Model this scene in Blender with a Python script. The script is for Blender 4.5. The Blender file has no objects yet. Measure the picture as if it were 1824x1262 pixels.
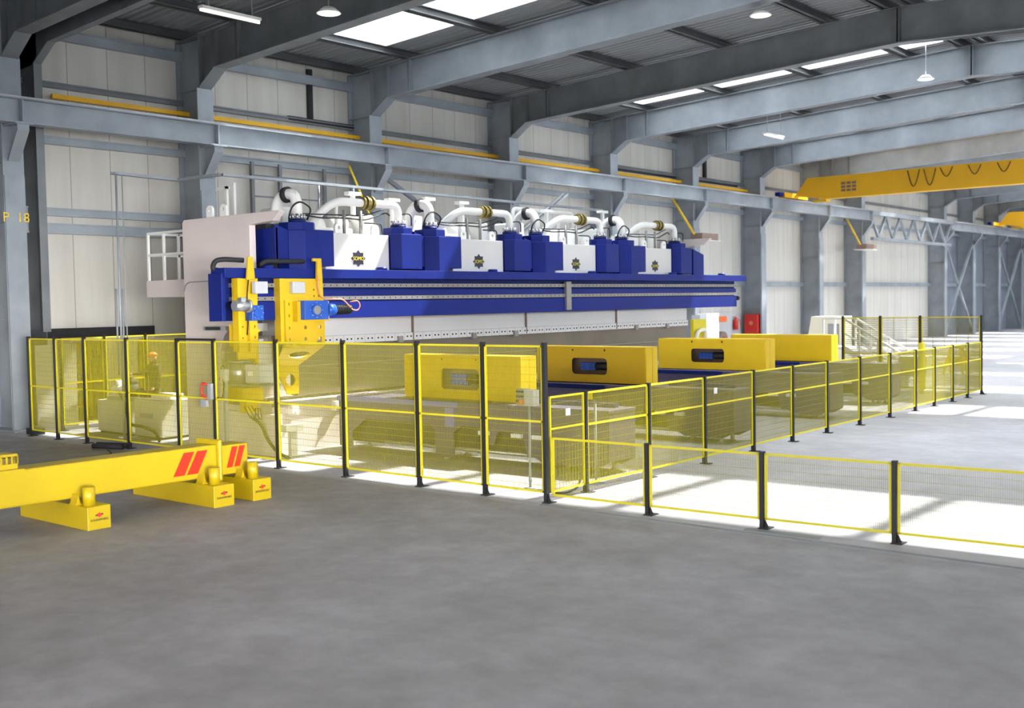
import bpy, math, random
from mathutils import Vector, Matrix
random.seed(7)
scene = bpy.context.scene
COL = scene.collection
# ---------------------------------------------------------------- camera
cam_d = bpy.data.cameras.new('camera'); cam = bpy.data.objects.new('camera', cam_d); COL.objects.link(cam)
cam_d.sensor_width = 36.0; cam_d.lens = 39.028; cam_d.clip_end = 400; cam_d.clip_start = 0.1
def cam_axes():
    f = 1977.4395
    def d(px, py):
        return Vector((px-912, -(py-631), -f)).normalized()
    Y = d(2570, 510); X = -d(-1450, 582); X = (X - Y*X.dot(Y)).normalized(); Z = X.cross(Y)
    return Matrix((X, Y, Z))
cam.matrix_world = Matrix.Translation((0, 0, 2.8)) @ cam_axes().to_4x4()
scene.camera = cam
cam_d.dof.use_dof = True; cam_d.dof.focus_distance = 20.5; cam_d.dof.aperture_fstop = 1.1
# ---------------------------------------------------------------- world, sun, daylight, fill lights
world = bpy.data.worlds.new('sky'); scene.world = world; world.use_nodes = True
wn = world.node_tree.nodes; bg = wn['Background']
bg.inputs[0].default_value = (0.86, 0.92, 1.0, 1); bg.inputs[1].default_value = 1.0
sun_d = bpy.data.lights.new('sun', 'SUN'); sun_d.energy = 26.0; sun_d.angle = math.radians(1.2); sun_d.color = (1.0, 0.965, 0.9)
sun = bpy.data.objects.new('sun', sun_d); COL.objects.link(sun)
SUN_DIR = Vector((-2.6, -7.6, -10.6))
sun.rotation_euler = SUN_DIR.to_track_quat('-Z', 'Y').to_euler()
vs = scene.view_settings
vs.view_transform = 'Standard'; vs.look = 'None'; vs.gamma = 1.0; vs.use_curve_mapping = False; vs.exposure = 0.0
scene.display_settings.display_device = 'sRGB'
# bays that carry a translucent roof strip (start Y, end Y); both slopes, except the first two: unseen, right slope only, added to light the foreground
ROOF_STRIPS = [(-4.0, -2.0), (7.4, 9.8), (19.9, 22.9), (34.0, 36.5), (40.6, 42.8), (47.6, 49.2), (53.4, 55.4), (58.4, 60.6), (65.0, 67.4), (71.6, 74.0), (78.0, 80.4), (84.2, 86.4), (90.2, 92.4)]
STRIP_X = [(-24.4, -11.95), (-11.25, 1.6)]
EAVE_X0, EAVE_X1, RIDGE_X = -26.6, 3.4, -11.6
def raf_bottom(x):
    return 9.05 + 0.047*((x+26.6) if x < RIDGE_X else (3.4-x))
def raf_top(x): return raf_bottom(x) + 0.97
def deck_z(x): return raf_top(x) + 0.22
def area(name, loc, rot, sx, sy, power, color, spread=180):
    l = bpy.data.lights.new(name, 'AREA'); l.shape = 'RECTANGLE'; l.size = sx; l.size_y = sy
    l.energy = power; l.color = color; l.spread = math.radians(spread)
    o = bpy.data.objects.new(name, l); COL.objects.link(o); o.location = loc; o.rotation_euler = rot
    return o
DAY = (0.90, 0.95, 1.0)
K_SKY = 25.0     # watt per square metre of roof strip
for (y0, y1) in ROOF_STRIPS:
    for i, (x0, x1) in enumerate(STRIP_X):
        if y1 < 20 and i == 0: continue  # near strips are added fill, on the right slope alone
        tilt = -math.atan(0.047) if i == 0 else math.atan(0.047)
        xm = (x0+x1)/2
        area('daylight_and_fill_roof', (xm, (y0+y1)/2, deck_z(xm)+0.25), (0, tilt, 0), x1-x0, y1-y0, K_SKY*(x1-x0)*(y1-y0)*(0.12 if y1 < 0 else 0.1 if y1 < 20 else 1), DAY, 105 if y1 > 20 else 100)
# added fill light, set behind an unseen glazed band in the right wall
for (ya, yb, k) in [(2, 28, 8.0), (28, 56, 15.0), (56, 98, 14.0)]:
    area('fill_side', (3.9, (ya+yb)/2, 5.2), (0, math.radians(80), 0), 3.0, yb-ya, k*3.0*(yb-ya), DAY, 60)

# added fill light behind the camera, set outside an unseen opening of the end wall
area('fill_front', (-11, -8.4, 2.9), (math.radians(72), 0, 0), 20.0, 4.6, 11.0*20*4.6, (1.0, 0.96, 0.92), 75)
# narrow fill light added beside the camera, aimed at the foot of the left wall
g_dir = Vector((-26.6, 14.6, 1.6)) - Vector((3.9, 2.0, 2.2))
area('fill_left_wall', (3.9, 2.0, 2.2), g_dir.to_track_quat('-Z', 'Y').to_euler(), 7.0, 3.6, 230.0, (1.0, 0.98, 0.96), 24)

# ---------------------------------------------------------------- materials
def mat(name, col, rough=0.5, metal=0.0, var=0.0, scale=3.0, bump=0.0, col2=None, spec=0.5, bscale=None):
    m = bpy.data.materials.new(name); m.use_nodes = True
    nt = m.node_tree; b = nt.nodes['Principled BSDF']
    b.inputs['Roughness'].default_value = rough; b.inputs['Metallic'].default_value = metal
    b.inputs['Specular IOR Level'].default_value = spec
    b.inputs['Base Color'].default_value = (*col, 1)
    if var or col2:
        tc = nt.nodes.new('ShaderNodeTexCoord'); no = nt.nodes.new('ShaderNodeTexNoise')
        no.inputs['Scale'].default_value = scale; no.inputs['Detail'].default_value = 6
        nt.links.new(tc.outputs['Object'], no.inputs['Vector'])
        r = nt.nodes.new('ShaderNodeValToRGB')
        c2 = col2 if col2 else tuple(c*(1+var) for c in col)
        c1 = col if col2 else tuple(c*(1-var) for c in col)
        r.color_ramp.elements[0].position = 0.32; r.color_ramp.elements[1].position = 0.7
        r.color_ramp.elements[0].color = (*c1, 1); r.color_ramp.elements[1].color = (*[min(1, c) for c in c2], 1)
        nt.links.new(no.outputs['Fac'], r.inputs['Fac']); nt.links.new(r.outputs['Color'], b.inputs['Base Color'])
        if bump:
            bp = nt.nodes.new('ShaderNodeBump'); bp.inputs['Strength'].default_value = bump; bp.inputs['Distance'].default_value = 0.01
            nt.links.new(no.outputs['Fac'], bp.inputs['Height']); nt.links.new(bp.outputs['Normal'], b.inputs['Normal'])
    return m
M = {}
M['yellow'] = mat('safety_yellow_paint', (0.68, 0.44, 0.006), 0.42, var=0.05, scale=2.0)
M['fence_yellow'] = mat('fence_yellow_paint', (0.74, 0.62, 0.012), 0.45, var=0.03)
M['wire_yellow'] = mat('shaded_fence_yellow_wire', (0.36, 0.31, 0.008), 0.5, var=0.03)  # same fence yellow, darkened: the shade on the wires is in the colour
M['crane_yellow'] = mat('crane_yellow_paint', (0.86, 0.46, 0.01), 0.5, var=0.06, scale=0.8)
M['girder_yellow'] = mat('girder_yellow_paint', (0.46, 0.325, 0.004), 0.4, var=0.05, scale=1.5)
M['black'] = mat('black_powder_coat', (0.012, 0.012, 0.014), 0.5, var=0.2)
M['rubber'] = mat('black_rubber', (0.02, 0.02, 0.022), 0.7, var=0.2)
M['blue'] = mat('blue_paint', (0.003, 0.014, 0.175), 0.45, var=0.10, scale=1.5, spec=0.25)
M['blue_lit'] = mat('lit_blue_rail_paint', (0.16, 0.17, 0.52), 0.4, var=0.05)  # blue rail paint with the light on it put into the colour
M['blue_dark'] = mat('dark_blue_paint', (0.004, 0.012, 0.10), 0.5, var=0.1, spec=0.2)
M['motor_blue'] = mat('motor_blue_paint', (0.01, 0.08, 0.42), 0.4, var=0.1)
M['pale'] = mat('pale_machine_paint', (0.70, 0.61, 0.585), 0.5, var=0.03, scale=1.0)
M['ramp'] = mat('pale_grey_machine_paint', (0.66, 0.63, 0.61), 0.5, var=0.03, scale=1.0)
M['white'] = mat('white_paint', (0.86, 0.85, 0.82), 0.4, var=0.02)
M['tool'] = mat('oiled_tool_steel', (0.20, 0.165, 0.13), 0.45, metal=0.35, var=0.15, scale=0.8)
M['steel'] = mat('bright_steel', (0.55, 0.55, 0.56), 0.35, metal=0.8, var=0.1, scale=5)
M['rail'] = mat('guide_rail_steel', (0.30, 0.28, 0.27), 0.4, metal=0.5, var=0.1, scale=4)
M['brass'] = mat('brass_fitting', (0.35, 0.28, 0.10), 0.35, metal=0.8, var=0.1)
M['mauve'] = mat('mauve_brown_paint', (0.10, 0.082, 0.15), 0.5, var=0.06, scale=1.2)
M['under_shade'] = mat('underside_shade_colour', (0.05, 0.045, 0.04), 0.6, var=0.2, scale=2)  # shade below the tables, put in as a dark colour
M['dark'] = mat('hole_shade_colour', (0.01, 0.01, 0.01), 0.8, var=0.1)  # near-black colour for the shade inside holes
M['galv'] = mat('galvanised_steel', (0.27, 0.30, 0.335), 0.5, metal=0.25, scale=1.2, col2=(0.36, 0.395, 0.43))
M['galv_dk'] = mat('dark_galvanised_steel', (0.16, 0.17, 0.18), 0.55, metal=0.2, scale=1.2, col2=(0.23, 0.245, 0.265))
M['galv_mid'] = mat('shaded_galvanised_steel', (0.18, 0.20, 0.225), 0.5, metal=0.2, scale=1.2, col2=(0.25, 0.275, 0.305))  # darker copy of the galvanised steel, with shade put into the colour
M['purlin'] = mat('dark_purlin_steel', (0.09, 0.095, 0.10), 0.6, metal=0.1, var=0.15, scale=2)
M['deck'] = mat('galvanised_roof_sheet', (0.27, 0.285, 0.30), 0.5, metal=0.2, var=0.06, scale=0.7)
M['red'] = mat('red_paint', (0.62, 0.03, 0.02), 0.45, var=0.04)
M['stripe_red'] = mat('red_stripe_film', (0.55, 0.025, 0.008), 0.4, var=0.03)
M['orange'] = mat('orange_plastic', (0.85, 0.16, 0.02), 0.4, var=0.03)
M['cable'] = mat('orange_cable', (0.75, 0.25, 0.12), 0.5, var=0.03)
M['grey_box'] = mat('light_grey_enclosure', (0.50, 0.51, 0.53), 0.45, var=0.03)
M['grey'] = mat('mid_grey_paint', (0.30, 0.31, 0.32), 0.5, var=0.05)
M['beige'] = mat('beige_enclosure_paint', (0.55, 0.54, 0.45), 0.5, var=0.03)
M['cream'] = mat('cream_paint', (0.78, 0.76, 0.62), 0.45, var=0.02)
M['clad_dark'] = mat('grey_door_cladding', (0.20, 0.22, 0.26), 0.55, var=0.06, scale=1.5)
M['text_dark'] = mat('dark_print', (0.03, 0.025, 0.02), 0.5, var=0.05)
M['text_yellow'] = mat('yellow_print', (0.75, 0.62, 0.05), 0.5, var=0.02)
M['stencil'] = mat('ochre_stencil_paint', (0.85, 0.58, 0.03), 0.6, var=0.1, scale=6)
M['emblem'] = mat('dark_emblem', (0.025, 0.02, 0.035), 0.4, var=0.1)
M['brown_box'] = mat('brown_housing', (0.22, 0.15, 0.12), 0.5, var=0.1)
M['skin'] = mat('skin', (0.50, 0.26, 0.17), 0.5, var=0.05)
M['work_cloth'] = mat('olive_brown_workwear', (0.075, 0.055, 0.03), 0.8, var=0.15, scale=6)
M['lamp_white'] = mat('lamp_enamel', (0.82, 0.82, 0.78), 0.4, var=0.02)

def floor_material():
    m = bpy.data.materials.new('concrete_floor'); m.use_nodes = True
    nt = m.node_tree; b = nt.nodes['Principled BSDF']; L = nt.links.new
    geo = nt.nodes.new('ShaderNodeNewGeometry')
    n1 = nt.nodes.new('ShaderNodeTexNoise'); n1.inputs['Scale'].default_value = 0.55; n1.inputs['Detail'].default_value = 8; n1.inputs['Roughness'].default_value = 0.62
    n2 = nt.nodes.new('ShaderNodeTexNoise'); n2.inputs['Scale'].default_value = 2.6; n2.inputs['Detail'].default_value = 8; n2.inputs['Roughness'].default_value = 0.7
    n3 = nt.nodes.new('ShaderNodeTexNoise'); n3.inputs['Scale'].default_value = 22; n3.inputs['Detail'].default_value = 4
    for n in (n1, n2, n3): L(geo.outputs['Position'], n.inputs['Vector'])
    r = nt.nodes.new('ShaderNodeValToRGB')
    r.color_ramp.elements[0].position = 0.3; r.color_ramp.elements[0].color = (0.195, 0.178, 0.180, 1)
    r.color_ramp.elements[1].position = 0.72; r.color_ramp.elements[1].color = (0.315, 0.30, 0.308, 1)
    L(n1.outputs['Fac'], r.inputs['Fac'])
    r2 = nt.nodes.new('ShaderNodeValToRGB')
    r2.color_ramp.elements[0].position = 0.35; r2.color_ramp.elements[0].color = (0.72, 0.71, 0.71, 1)
    r2.color_ramp.elements[1].position = 0.62; r2.color_ramp.elements[1].color = (1.05, 1.04, 1.05, 1)
    L(n2.outputs['Fac'], r2.inputs['Fac'])
    mx = nt.nodes.new('ShaderNodeMix'); mx.data_type = 'RGBA'; mx.blend_type = 'MULTIPLY'; mx.inputs['Factor'].default_value = 0.8
    L(r.outputs['Color'], mx.inputs['A']); L(r2.outputs['Color'], mx.inputs['B'])
    # paler floor beyond the joint that runs along the low fence
    sep = nt.nodes.new('ShaderNodeSeparateXYZ'); L(geo.outputs['Position'], sep.inputs[0])
    mr = nt.nodes.new('ShaderNodeMapRange'); mr.inputs['From Min'].default_value = 11.75; mr.inputs['From Max'].default_value = 11.95
    L(sep.outputs['Y'], mr.inputs['Value'])
    mx2 = nt.nodes.new('ShaderNodeMix'); mx2.data_type = 'RGBA'; mx2.blend_type = 'ADD'
    mx2.inputs['B'].default_value = (0.11, 0.115, 0.125, 1)
    L(mr.outputs['Result'], mx2.inputs['Factor']); L(mx.outputs['Result'], mx2.inputs['A'])
    L(mx2.outputs['Result'], b.inputs['Base Color'])
    b.inputs['Roughness'].default_value = 0.55
    bp = nt.nodes.new('ShaderNodeBump'); bp.inputs['Strength'].default_value = 0.15; bp.inputs['Distance'].default_value = 0.01
    L(n3.outputs['Fac'], bp.inputs['Height']); L(bp.outputs['Normal'], b.inputs['Normal'])
    return m
def wall_material(name, c1, c2):
    m = bpy.data.materials.new(name); m.use_nodes = True
    nt = m.node_tree; b = nt.nodes['Principled BSDF']; L = nt.links.new
    geo = nt.nodes.new('ShaderNodeNewGeometry'); sep = nt.nodes.new('ShaderNodeSeparateXYZ'); L(geo.outputs['Position'], sep.inputs[0])
    ad = nt.nodes.new('ShaderNodeMath'); ad.operation = 'ADD'; L(sep.outputs['X'], ad.inputs[0]); L(sep.outputs['Y'], ad.inputs[1])
    def seam(period, lo):
        d = nt.nodes.new('ShaderNodeMath'); d.operation = 'MULTIPLY'; d.inputs[1].default_value = 1/period; L(ad.outputs[0], d.inputs[0])
        f = nt.nodes.new('ShaderNodeMath'); f.operation = 'FRACT'; L(d.outputs[0], f.inputs[0])
        g = nt.nodes.new('ShaderNodeMath'); g.operation = 'LESS_THAN'; g.inputs[1].default_value = lo; L(f.outputs[0], g.inputs[0])
        return g
    s = seam(1.1, 0.022)
    n = nt.nodes.new('ShaderNodeTexNoise'); n.inputs['Scale'].default_value = 0.8; n.inputs['Detail'].default_value = 5
    mp = nt.nodes.new('ShaderNodeMapping'); mp.inputs['Scale'].default_value = (3, 3, 0.35); L(geo.outputs['Position'], mp.inputs[0]); L(mp.outputs[0], n.inputs['Vector'])
    r = nt.nodes.new('ShaderNodeValToRGB'); r.color_ramp.elements[0].position = 0.3; r.color_ramp.elements[1].position = 0.7
    r.color_ramp.elements[0].color = (*c1, 1); r.color_ramp.elements[1].color = (*c2, 1); L(n.outputs['Fac'], r.inputs['Fac'])
    mx = nt.nodes.new('ShaderNodeMix'); mx.data_type = 'RGBA'; mx.inputs['B'].default_value = (c1[0]*.6, c1[1]*.57, c1[2]*.5, 1)
    L(s.outputs[0], mx.inputs['Factor']); L(r.outputs['Color'], mx.inputs['A']); L(mx.outputs['Result'], b.inputs['Base Color'])
    b.inputs['Roughness'].default_value = 0.5
    return m
M['floor'] = floor_material()
M['wall'] = wall_material('wall_cladding_panels', (0.52, 0.495, 0.45), (0.60, 0.58, 0.535))
M['wall_far'] = wall_material('grey_wall_cladding_panels', (0.17, 0.19, 0.23), (0.22, 0.24, 0.28))
def sheet_material():
    m = bpy.data.materials.new('translucent_roof_sheet'); m.use_nodes = True
    nt = m.node_tree; L = nt.links.new; nt.nodes.remove(nt.nodes['Principled BSDF']); out = nt.nodes['Material Output']
    t = nt.nodes.new('ShaderNodeBsdfTransparent'); t.inputs[0].default_value = (0.92, 0.95, 0.97, 1)
    d = nt.nodes.new('ShaderNodeBsdfTranslucent'); d.inputs[0].default_value = (0.85, 0.88, 0.9, 1)
    n = nt.nodes.new('ShaderNodeTexNoise'); n.inputs['Scale'].default_value = 1.5
    r = nt.nodes.new('ShaderNodeMapRange'); r.inputs['To Min'].default_value = 0.2; r.inputs['To Max'].default_value = 0.4
    L(n.outputs['Fac'], r.inputs['Value'])
    mx = nt.nodes.new('ShaderNodeMixShader'); L(r.outputs['Result'], mx.inputs[0]); L(t.outputs[0], mx.inputs[1]); L(d.outputs[0], mx.inputs[2])
    L(mx.outputs[0], out.inputs[0]); return m
M['sheet'] = sheet_material()
def tube_material(strength, col):
    m = bpy.data.materials.new('lit_lamp'); m.use_nodes = True
    b = m.node_tree.nodes['Principled BSDF']; b.inputs['Base Color'].default_value = (0.9, 0.9, 0.85, 1)
    b.inputs['Emission Color'].default_value = (*col, 1); b.inputs['Emission Strength'].default_value = strength
    return m
M['tube'] = tube_material(1.3, (1.0, 0.9, 0.75))
M['disc'] = tube_material(1.2, (0.95, 1.0, 0.95))

# ---------------------------------------------------------------- helpers
WL = {}
def wloc(o):
    return WL.get(o.name, Vector((0, 0, 0))) if o else Vector((0, 0, 0))
def tag(o, label=None, cat=None, group=None, kind=None):
    if label: o['label'] = label
    if cat: o['category'] = cat
    if group: o['group'] = group
    if kind: o['kind'] = kind
    return o
def thing(name, label, cat, loc=(0, 0, 0), group=None):
    o = bpy.data.objects.new(name, None); COL.objects.link(o); o.location = loc; o.empty_display_size = 0.2
    WL[o.name] = Vector(loc); tag(o, label, cat, group); return o
class MB:
    def __init__(s): s.v = []; s.f = []; s.sm = []
    def add(s, vs_, fs, smooth=False):
        n = len(s.v); s.v += [tuple(v) for v in vs_]; s.f += [tuple(i+n for i in f) for f in fs]; s.sm += [smooth]*len(fs); return s
    def box(s, x0, y0, z0, x1, y1, z1):
        x0, x1 = min(x0, x1), max(x0, x1); y0, y1 = min(y0, y1), max(y0, y1); z0, z1 = min(z0, z1), max(z0, z1)
        return s.add([(x0, y0, z0), (x1, y0, z0), (x1, y1, z0), (x0, y1, z0), (x0, y0, z1), (x1, y0, z1), (x1, y1, z1), (x0, y1, z1)],
                     [(0, 3, 2, 1), (4, 5, 6, 7), (0, 1, 5, 4), (1, 2, 6, 5), (2, 3, 7, 6), (3, 0, 4, 7)])
    def prism(s, pts, vec):
        n = len(pts); p = [Vector(q) for q in pts]; v = Vector(vec)
        nrm = Vector((0, 0, 0))
        for i in range(n):
            a, b = p[i], p[(i+1) % n]; nrm += a.cross(b)
        if nrm.dot(v) > 0: p = p[::-1]
        vs_ = p + [q+v for q in p]
        fs = [tuple(range(n)), tuple(range(2*n-1, n-1, -1))] + [(i+n, (i+1) % n+n, (i+1) % n, i) for i in range(n)]
        return s.add(vs_, fs)
    def bar(s, a, b, w, h=None, up=(0, 0, 1)):
        h = h or w; a = Vector(a); b = Vector(b); d = (b-a).normalized(); u = Vector(up)
        if abs(d.dot(u)) > 0.99: u = Vector((0, 1, 0))
        r = d.cross(u).normalized(); u = r.cross(d).normalized()
        q = [a + r*(sx*w/2) + u*(sy*h/2) for sx, sy in ((-1, -1), (1, -1), (1, 1), (-1, 1))]
        return s.prism(q, b-a)
    def cyl(s, a, b, r, n=16, r2=None, smooth=True):
        r2 = r if r2 is None else r2; a = Vector(a); b = Vector(b); d = (b-a).normalized()
        u = Vector((0, 0, 1)) if abs(d.z) < 0.9 else Vector((1, 0, 0)); x = d.cross(u).normalized(); y = d.cross(x)
        A = [a+(x*math.cos(t)+y*math.sin(t))*r for t in [2*math.pi*i/n for i in range(n)]]
        B = [b+(x*math.cos(t)+y*math.sin(t))*r2 for t in [2*math.pi*i/n for i in range(n)]]
        k = len(s.v); s.add(A+B, [(i, (i+1) % n, (i+1) % n+n, i+n) for i in range(n)], smooth)
        s.f += [tuple(k+i for i in range(n-1, -1, -1)), tuple(k+n+i for i in range(n))]; s.sm += [False, False]
        return s
    def tube(s, path, r, n=10, fillet=0.0):
        P = [Vector(p) for p in path]
        if fillet:
            Q = [P[0]]
            for i in range(1, len(P)-1):
                a, b, c = P[i-1], P[i], P[i+1]; d1 = (a-b); d2 = (c-b)
                fl = min(fillet, d1.length*0.48, d2.length*0.48); s1 = b+d1.normalized()*fl; s2 = b+d2.normalized()*fl
                for t in (0, .2, .4, .6, .8, 1.0): Q.append((1-t)**2*s1 + 2*t*(1-t)*b + t*t*s2)
            Q.append(P[-1]); P = Q
        rings = []; up = None
        for i, p in enumerate(P):
            d = ((P[min(i+1, len(P)-1)]) - P[max(i-1, 0)]).normalized()
            if up is None: up = Vector((0, 0, 1)) if abs(d.z) < 0.9 else Vector((1, 0, 0))
            x = d.cross(up).normalized(); up = x.cross(d).normalized()
            rr = r[i] if isinstance(r, (list, tuple)) else r
            rings.append([p+(x*math.cos(t)+up*math.sin(t))*rr for t in [2*math.pi*k/n for k in range(n)]])
        k = len(s.v); vs_ = [q for R in rings for q in R]
        fs = [(i*n+j, i*n+(j+1) % n, (i+1)*n+(j+1) % n, (i+1)*n+j) for i in range(len(P)-1) for j in range(n)]
        s.add(vs_, fs, True)
        s.f += [tuple(k+i for i in range(n-1, -1, -1)), tuple(k+(len(P)-1)*n+i for i in range(n))]; s.sm += [False, False]
        return s
    def sphere(s, c, r, n=14, m=8, sc=(1, 1, 1)):
        vs_ = []; fs = []
        for i in range(m+1):
            for j in range(n):
                th = math.pi*i/m; ph = 2*math.pi*j/n
                vs_.append((c[0]+r*sc[0]*math.sin(th)*math.cos(ph), c[1]+r*sc[1]*math.sin(th)*math.sin(ph), c[2]+r*sc[2]*math.cos(th)))
        for i in range(m):
            for j in range(n): fs.append((i*n+j, (i+1)*n+j, (i+1)*n+(j+1) % n, i*n+(j+1) % n))
        return s.add(vs_, fs, True)
    def build(s, name, m, parent=None, bevel=0.0, **kw):
        me = bpy.data.meshes.new(name); off = wloc(parent)
        me.from_pydata([tuple(Vector(v)-off) for v in s.v], [], s.f); me.update()
        me.polygons.foreach_set('use_smooth', s.sm); me.materials.append(M[m] if isinstance(m, str) else m)
        o = bpy.data.objects.new(name, me); COL.objects.link(o)
        if parent: o.parent = parent
        WL[o.name] = off.copy()
        if bevel:
            b = o.modifiers.new('edge', 'BEVEL'); b.width = bevel; b.segments = 2; b.limit_method = 'ANGLE'; b.angle_limit = math.radians(50)
        tag(o, **kw)
        return o
def structure(name, mb, m, bevel=0.0): return mb.build(name, m, bevel=bevel, kind='structure')
def holed(name, outline, holes, origin, u, v, thick, m, parent=None, **kw):
    """flat plate with real holes; outline and holes in (a, b) along u and v; thickness along u x v"""
    cu = bpy.data.curves.new(name, 'CURVE'); cu.dimensions = '2D'; cu.fill_mode = 'BOTH'; cu.extrude = thick/2
    for pts in [outline]+holes:
        sp = cu.splines.new('POLY'); sp.points.add(len(pts)-1); sp.use_cyclic_u = True
        for i, p in enumerate(pts): sp.points[i].co = (p[0], p[1], 0, 1)
    t = bpy.data.objects.new('tmp', cu); COL.objects.link(t)
    dg = bpy.context.evaluated_depsgraph_get(); me = bpy.data.meshes.new_from_object(t.evaluated_get(dg))
    bpy.data.objects.remove(t); bpy.data.curves.remove(cu)
    u = Vector(u); v = Vector(v); w = u.cross(v)
    mt = Matrix(((u.x, v.x, w.x, origin[0]), (u.y, v.y, w.y, origin[1]), (u.z, v.z, w.z, origin[2]), (0, 0, 0, 1)))
    me.transform(Matrix.Translation(-wloc(parent)) @ mt); me.name = name
    me.materials.clear(); me.materials.append(M[m])
    o = bpy.data.objects.new(name, me); COL.objects.link(o)
    if parent: o.parent = parent
    WL[o.name] = wloc(parent).copy(); tag(o, **kw); return o
def text(name, body, size, origin, u, v, m, parent, sx=1.0, **kw):
    cu = bpy.data.curves.new(name, 'FONT'); cu.body = body; cu.size = size; cu.align_x = 'CENTER'; cu.align_y = 'CENTER'; cu.extrude = 0.002
    t = bpy.data.objects.new('tmp', cu); COL.objects.link(t)
    dg = bpy.context.evaluated_depsgraph_get(); me = bpy.data.meshes.new_from_object(t.evaluated_get(dg))
    bpy.data.objects.remove(t); bpy.data.curves.remove(cu)
    u = Vector(u)*sx; v = Vector(v); w = Vector(u).normalized().cross(v)
    mt = Matrix(((u.x, v.x, w.x, origin[0]), (u.y, v.y, w.y, origin[1]), (u.z, v.z, w.z, origin[2]), (0, 0, 0, 1)))
    me.transform(Matrix.Translation(-wloc(parent)) @ mt); me.name = name; me.materials.clear(); me.materials.append(M[m])
    o = bpy.data.objects.new(name, me); COL.objects.link(o); o.parent = parent; WL[o.name] = wloc(parent).copy(); tag(o, **kw); return o
def circ(cx, cy, r, n=20, ry=None):
    ry = ry or r; return [(cx+r*math.cos(2*math.pi*i/n), cy+ry*math.sin(2*math.pi*i/n)) for i in range(n)]
def copy_tree(o, parent=None, delta=(0, 0, 0)):
    c = o.copy(); COL.objects.link(c); c.parent = parent
    if parent is None: c.location = Vector(o.location)+Vector(delta)
    for ch in list(o.children): copy_tree(ch, c)
    return c

# ================================================================ SETTING
fl = MB(); fl.add([(-33, -8, 0), (6, -8, 0), (6, 106, 0), (-33, 106, 0)], [(0, 1, 2, 3)])
structure('floor', fl, 'floor')
XW = -26.6; DY0, DY1, DZ = 13.2, 16.6, 2.12      # door opening in the left wall
w = MB()
w.box(XW-0.12, -8, 0, XW, DY0, 10.2); w.box(XW-0.12, DY0, DZ, XW, DY1, 10.2); w.box(XW-0.12, DY1, 0, XW, 75.6, 10.2)
w.box(XW-0.12, 75.6, 7.9, XW, 105, 10.2)
structure('wall_left', w, 'wall')
structure('wall_left_far', MB().box(XW-0.12, 75.6, 0, XW, 105, 7.9), 'wall_far')
structure('wall_back', MB().box(XW-0.2, 105, 0, 4, 105.2, 11), 'wall_far')
structure('wall_front', MB().box(XW-0.2, -8.2, 5.4, 4, -8, 11).box(XW-0.2, -8.2, 0, -21.2, -8, 5.4).box(-0.8, -8.2, 0, 4, -8, 5.4), 'wall')
structure('window_40', MB().box(-21.2, -8.12, 0.4, -0.8, -8.11, 5.4), 'sheet')  # unseen pane, added where the front fill light comes in
rw = MB().box(3.4, -8, 0, 3.55, -2.6, 3.6).box(3.4, 6.6, 0, 3.55, 105, 3.6).box(3.4, -8, 6.8, 3.55, 105, 10.2)  # gap beside the camera opened for the added fill light
y = -8
while y < 105:
    rw.box(3.4, y, 3.6, 3.55, y+0.25, 6.8); y += 3.15
structure('wall_right', rw, 'wall')
structure('window_1', MB().box(3.46, -8, 3.6, 3.47, 105, 6.8), 'sheet')  # unseen glazed band, added to pass the side fill light
# closed box added behind the door to keep sky light out
structure('wall_sky_block', MB().box(-30.2, 11.5, 0, -30.1, 18.5, 3).box(-30.2, 11.4, 0, -26.72, 11.5, 3).box(-30.2, 18.5, 0, -26.72, 18.6, 3).box(-30.2, 11.4, 3, -26.72, 18.6, 3.1), 'beige')
# corrugated roof: trapezoid ribs running down the slope
def deck_part(xa, xb, ya, yb):
    m = MB(); prof = []; y = ya; p = 0.26
    k = 0
    while y < yb-1e-4:
        for dy, dz in ((0, 0), (0.09, 0), (0.12, 0.05), (0.22, 0.05)):
            if y+dy < yb: prof.append((y+dy, dz))
        y += p
    prof.append((yb, 0)); n = len(prof)
    vs_ = [(xa, a, deck_z(xa)+b) for a, b in prof]+[(xb, a, deck_z(xb)+b) for a, b in prof]
    m.add(vs_, [(i, i+1, i+1+n, i+n) for i in range(n-1)]); return m
dk = MB()
edges = [-8.0]
for a, b in ROOF_STRIPS: edges += [a, b]
edges.append(105.0)
for sl, (sx0, sx1) in enumerate(STRIP_X):
    xa, xb = (XW, RIDGE_X) if sl == 0 else (RIDGE_X, 3.5)
    for (p0, p1) in ((xa, sx0), (sx1, xb)):
        q = deck_part(p0, p1, -8, 105); dk.add(q.v, q.f)
    ed = edges if sl == 1 else [-8.0]+edges[5:]
    for i in range(0, len(ed)-1, 2):
        q = deck_part(sx0, sx1, ed[i], ed[i+1]); dk.add(q.v, q.f)
structure('ceiling', dk, 'deck')
n = 2
for (a, b) in ROOF_STRIPS:
    for (x0, x1) in STRIP_X:
        if b < 20 and x0 < -20: continue
        structure('window_%d' % n, deck_part(x0, x1, a, b), 'sheet'); n += 1
structure('trim_1', MB().box(-9.5, 11.86, 0.0, 3.4, 11.9, 0.012), 'galv_dk')      # steel edge strip of the slab joint
structure('trim_2', MB().box(XW, DY0-0.1, DZ, XW+0.09, DY1+0.1, DZ+0.24), 'black')   # dark lintel over the gate
structure('trim_3', MB().box(XW, DY0-0.1, DZ-0.1, XW+0.07, DY1+0.1, DZ-0.02), 'lamp_white')
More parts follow.
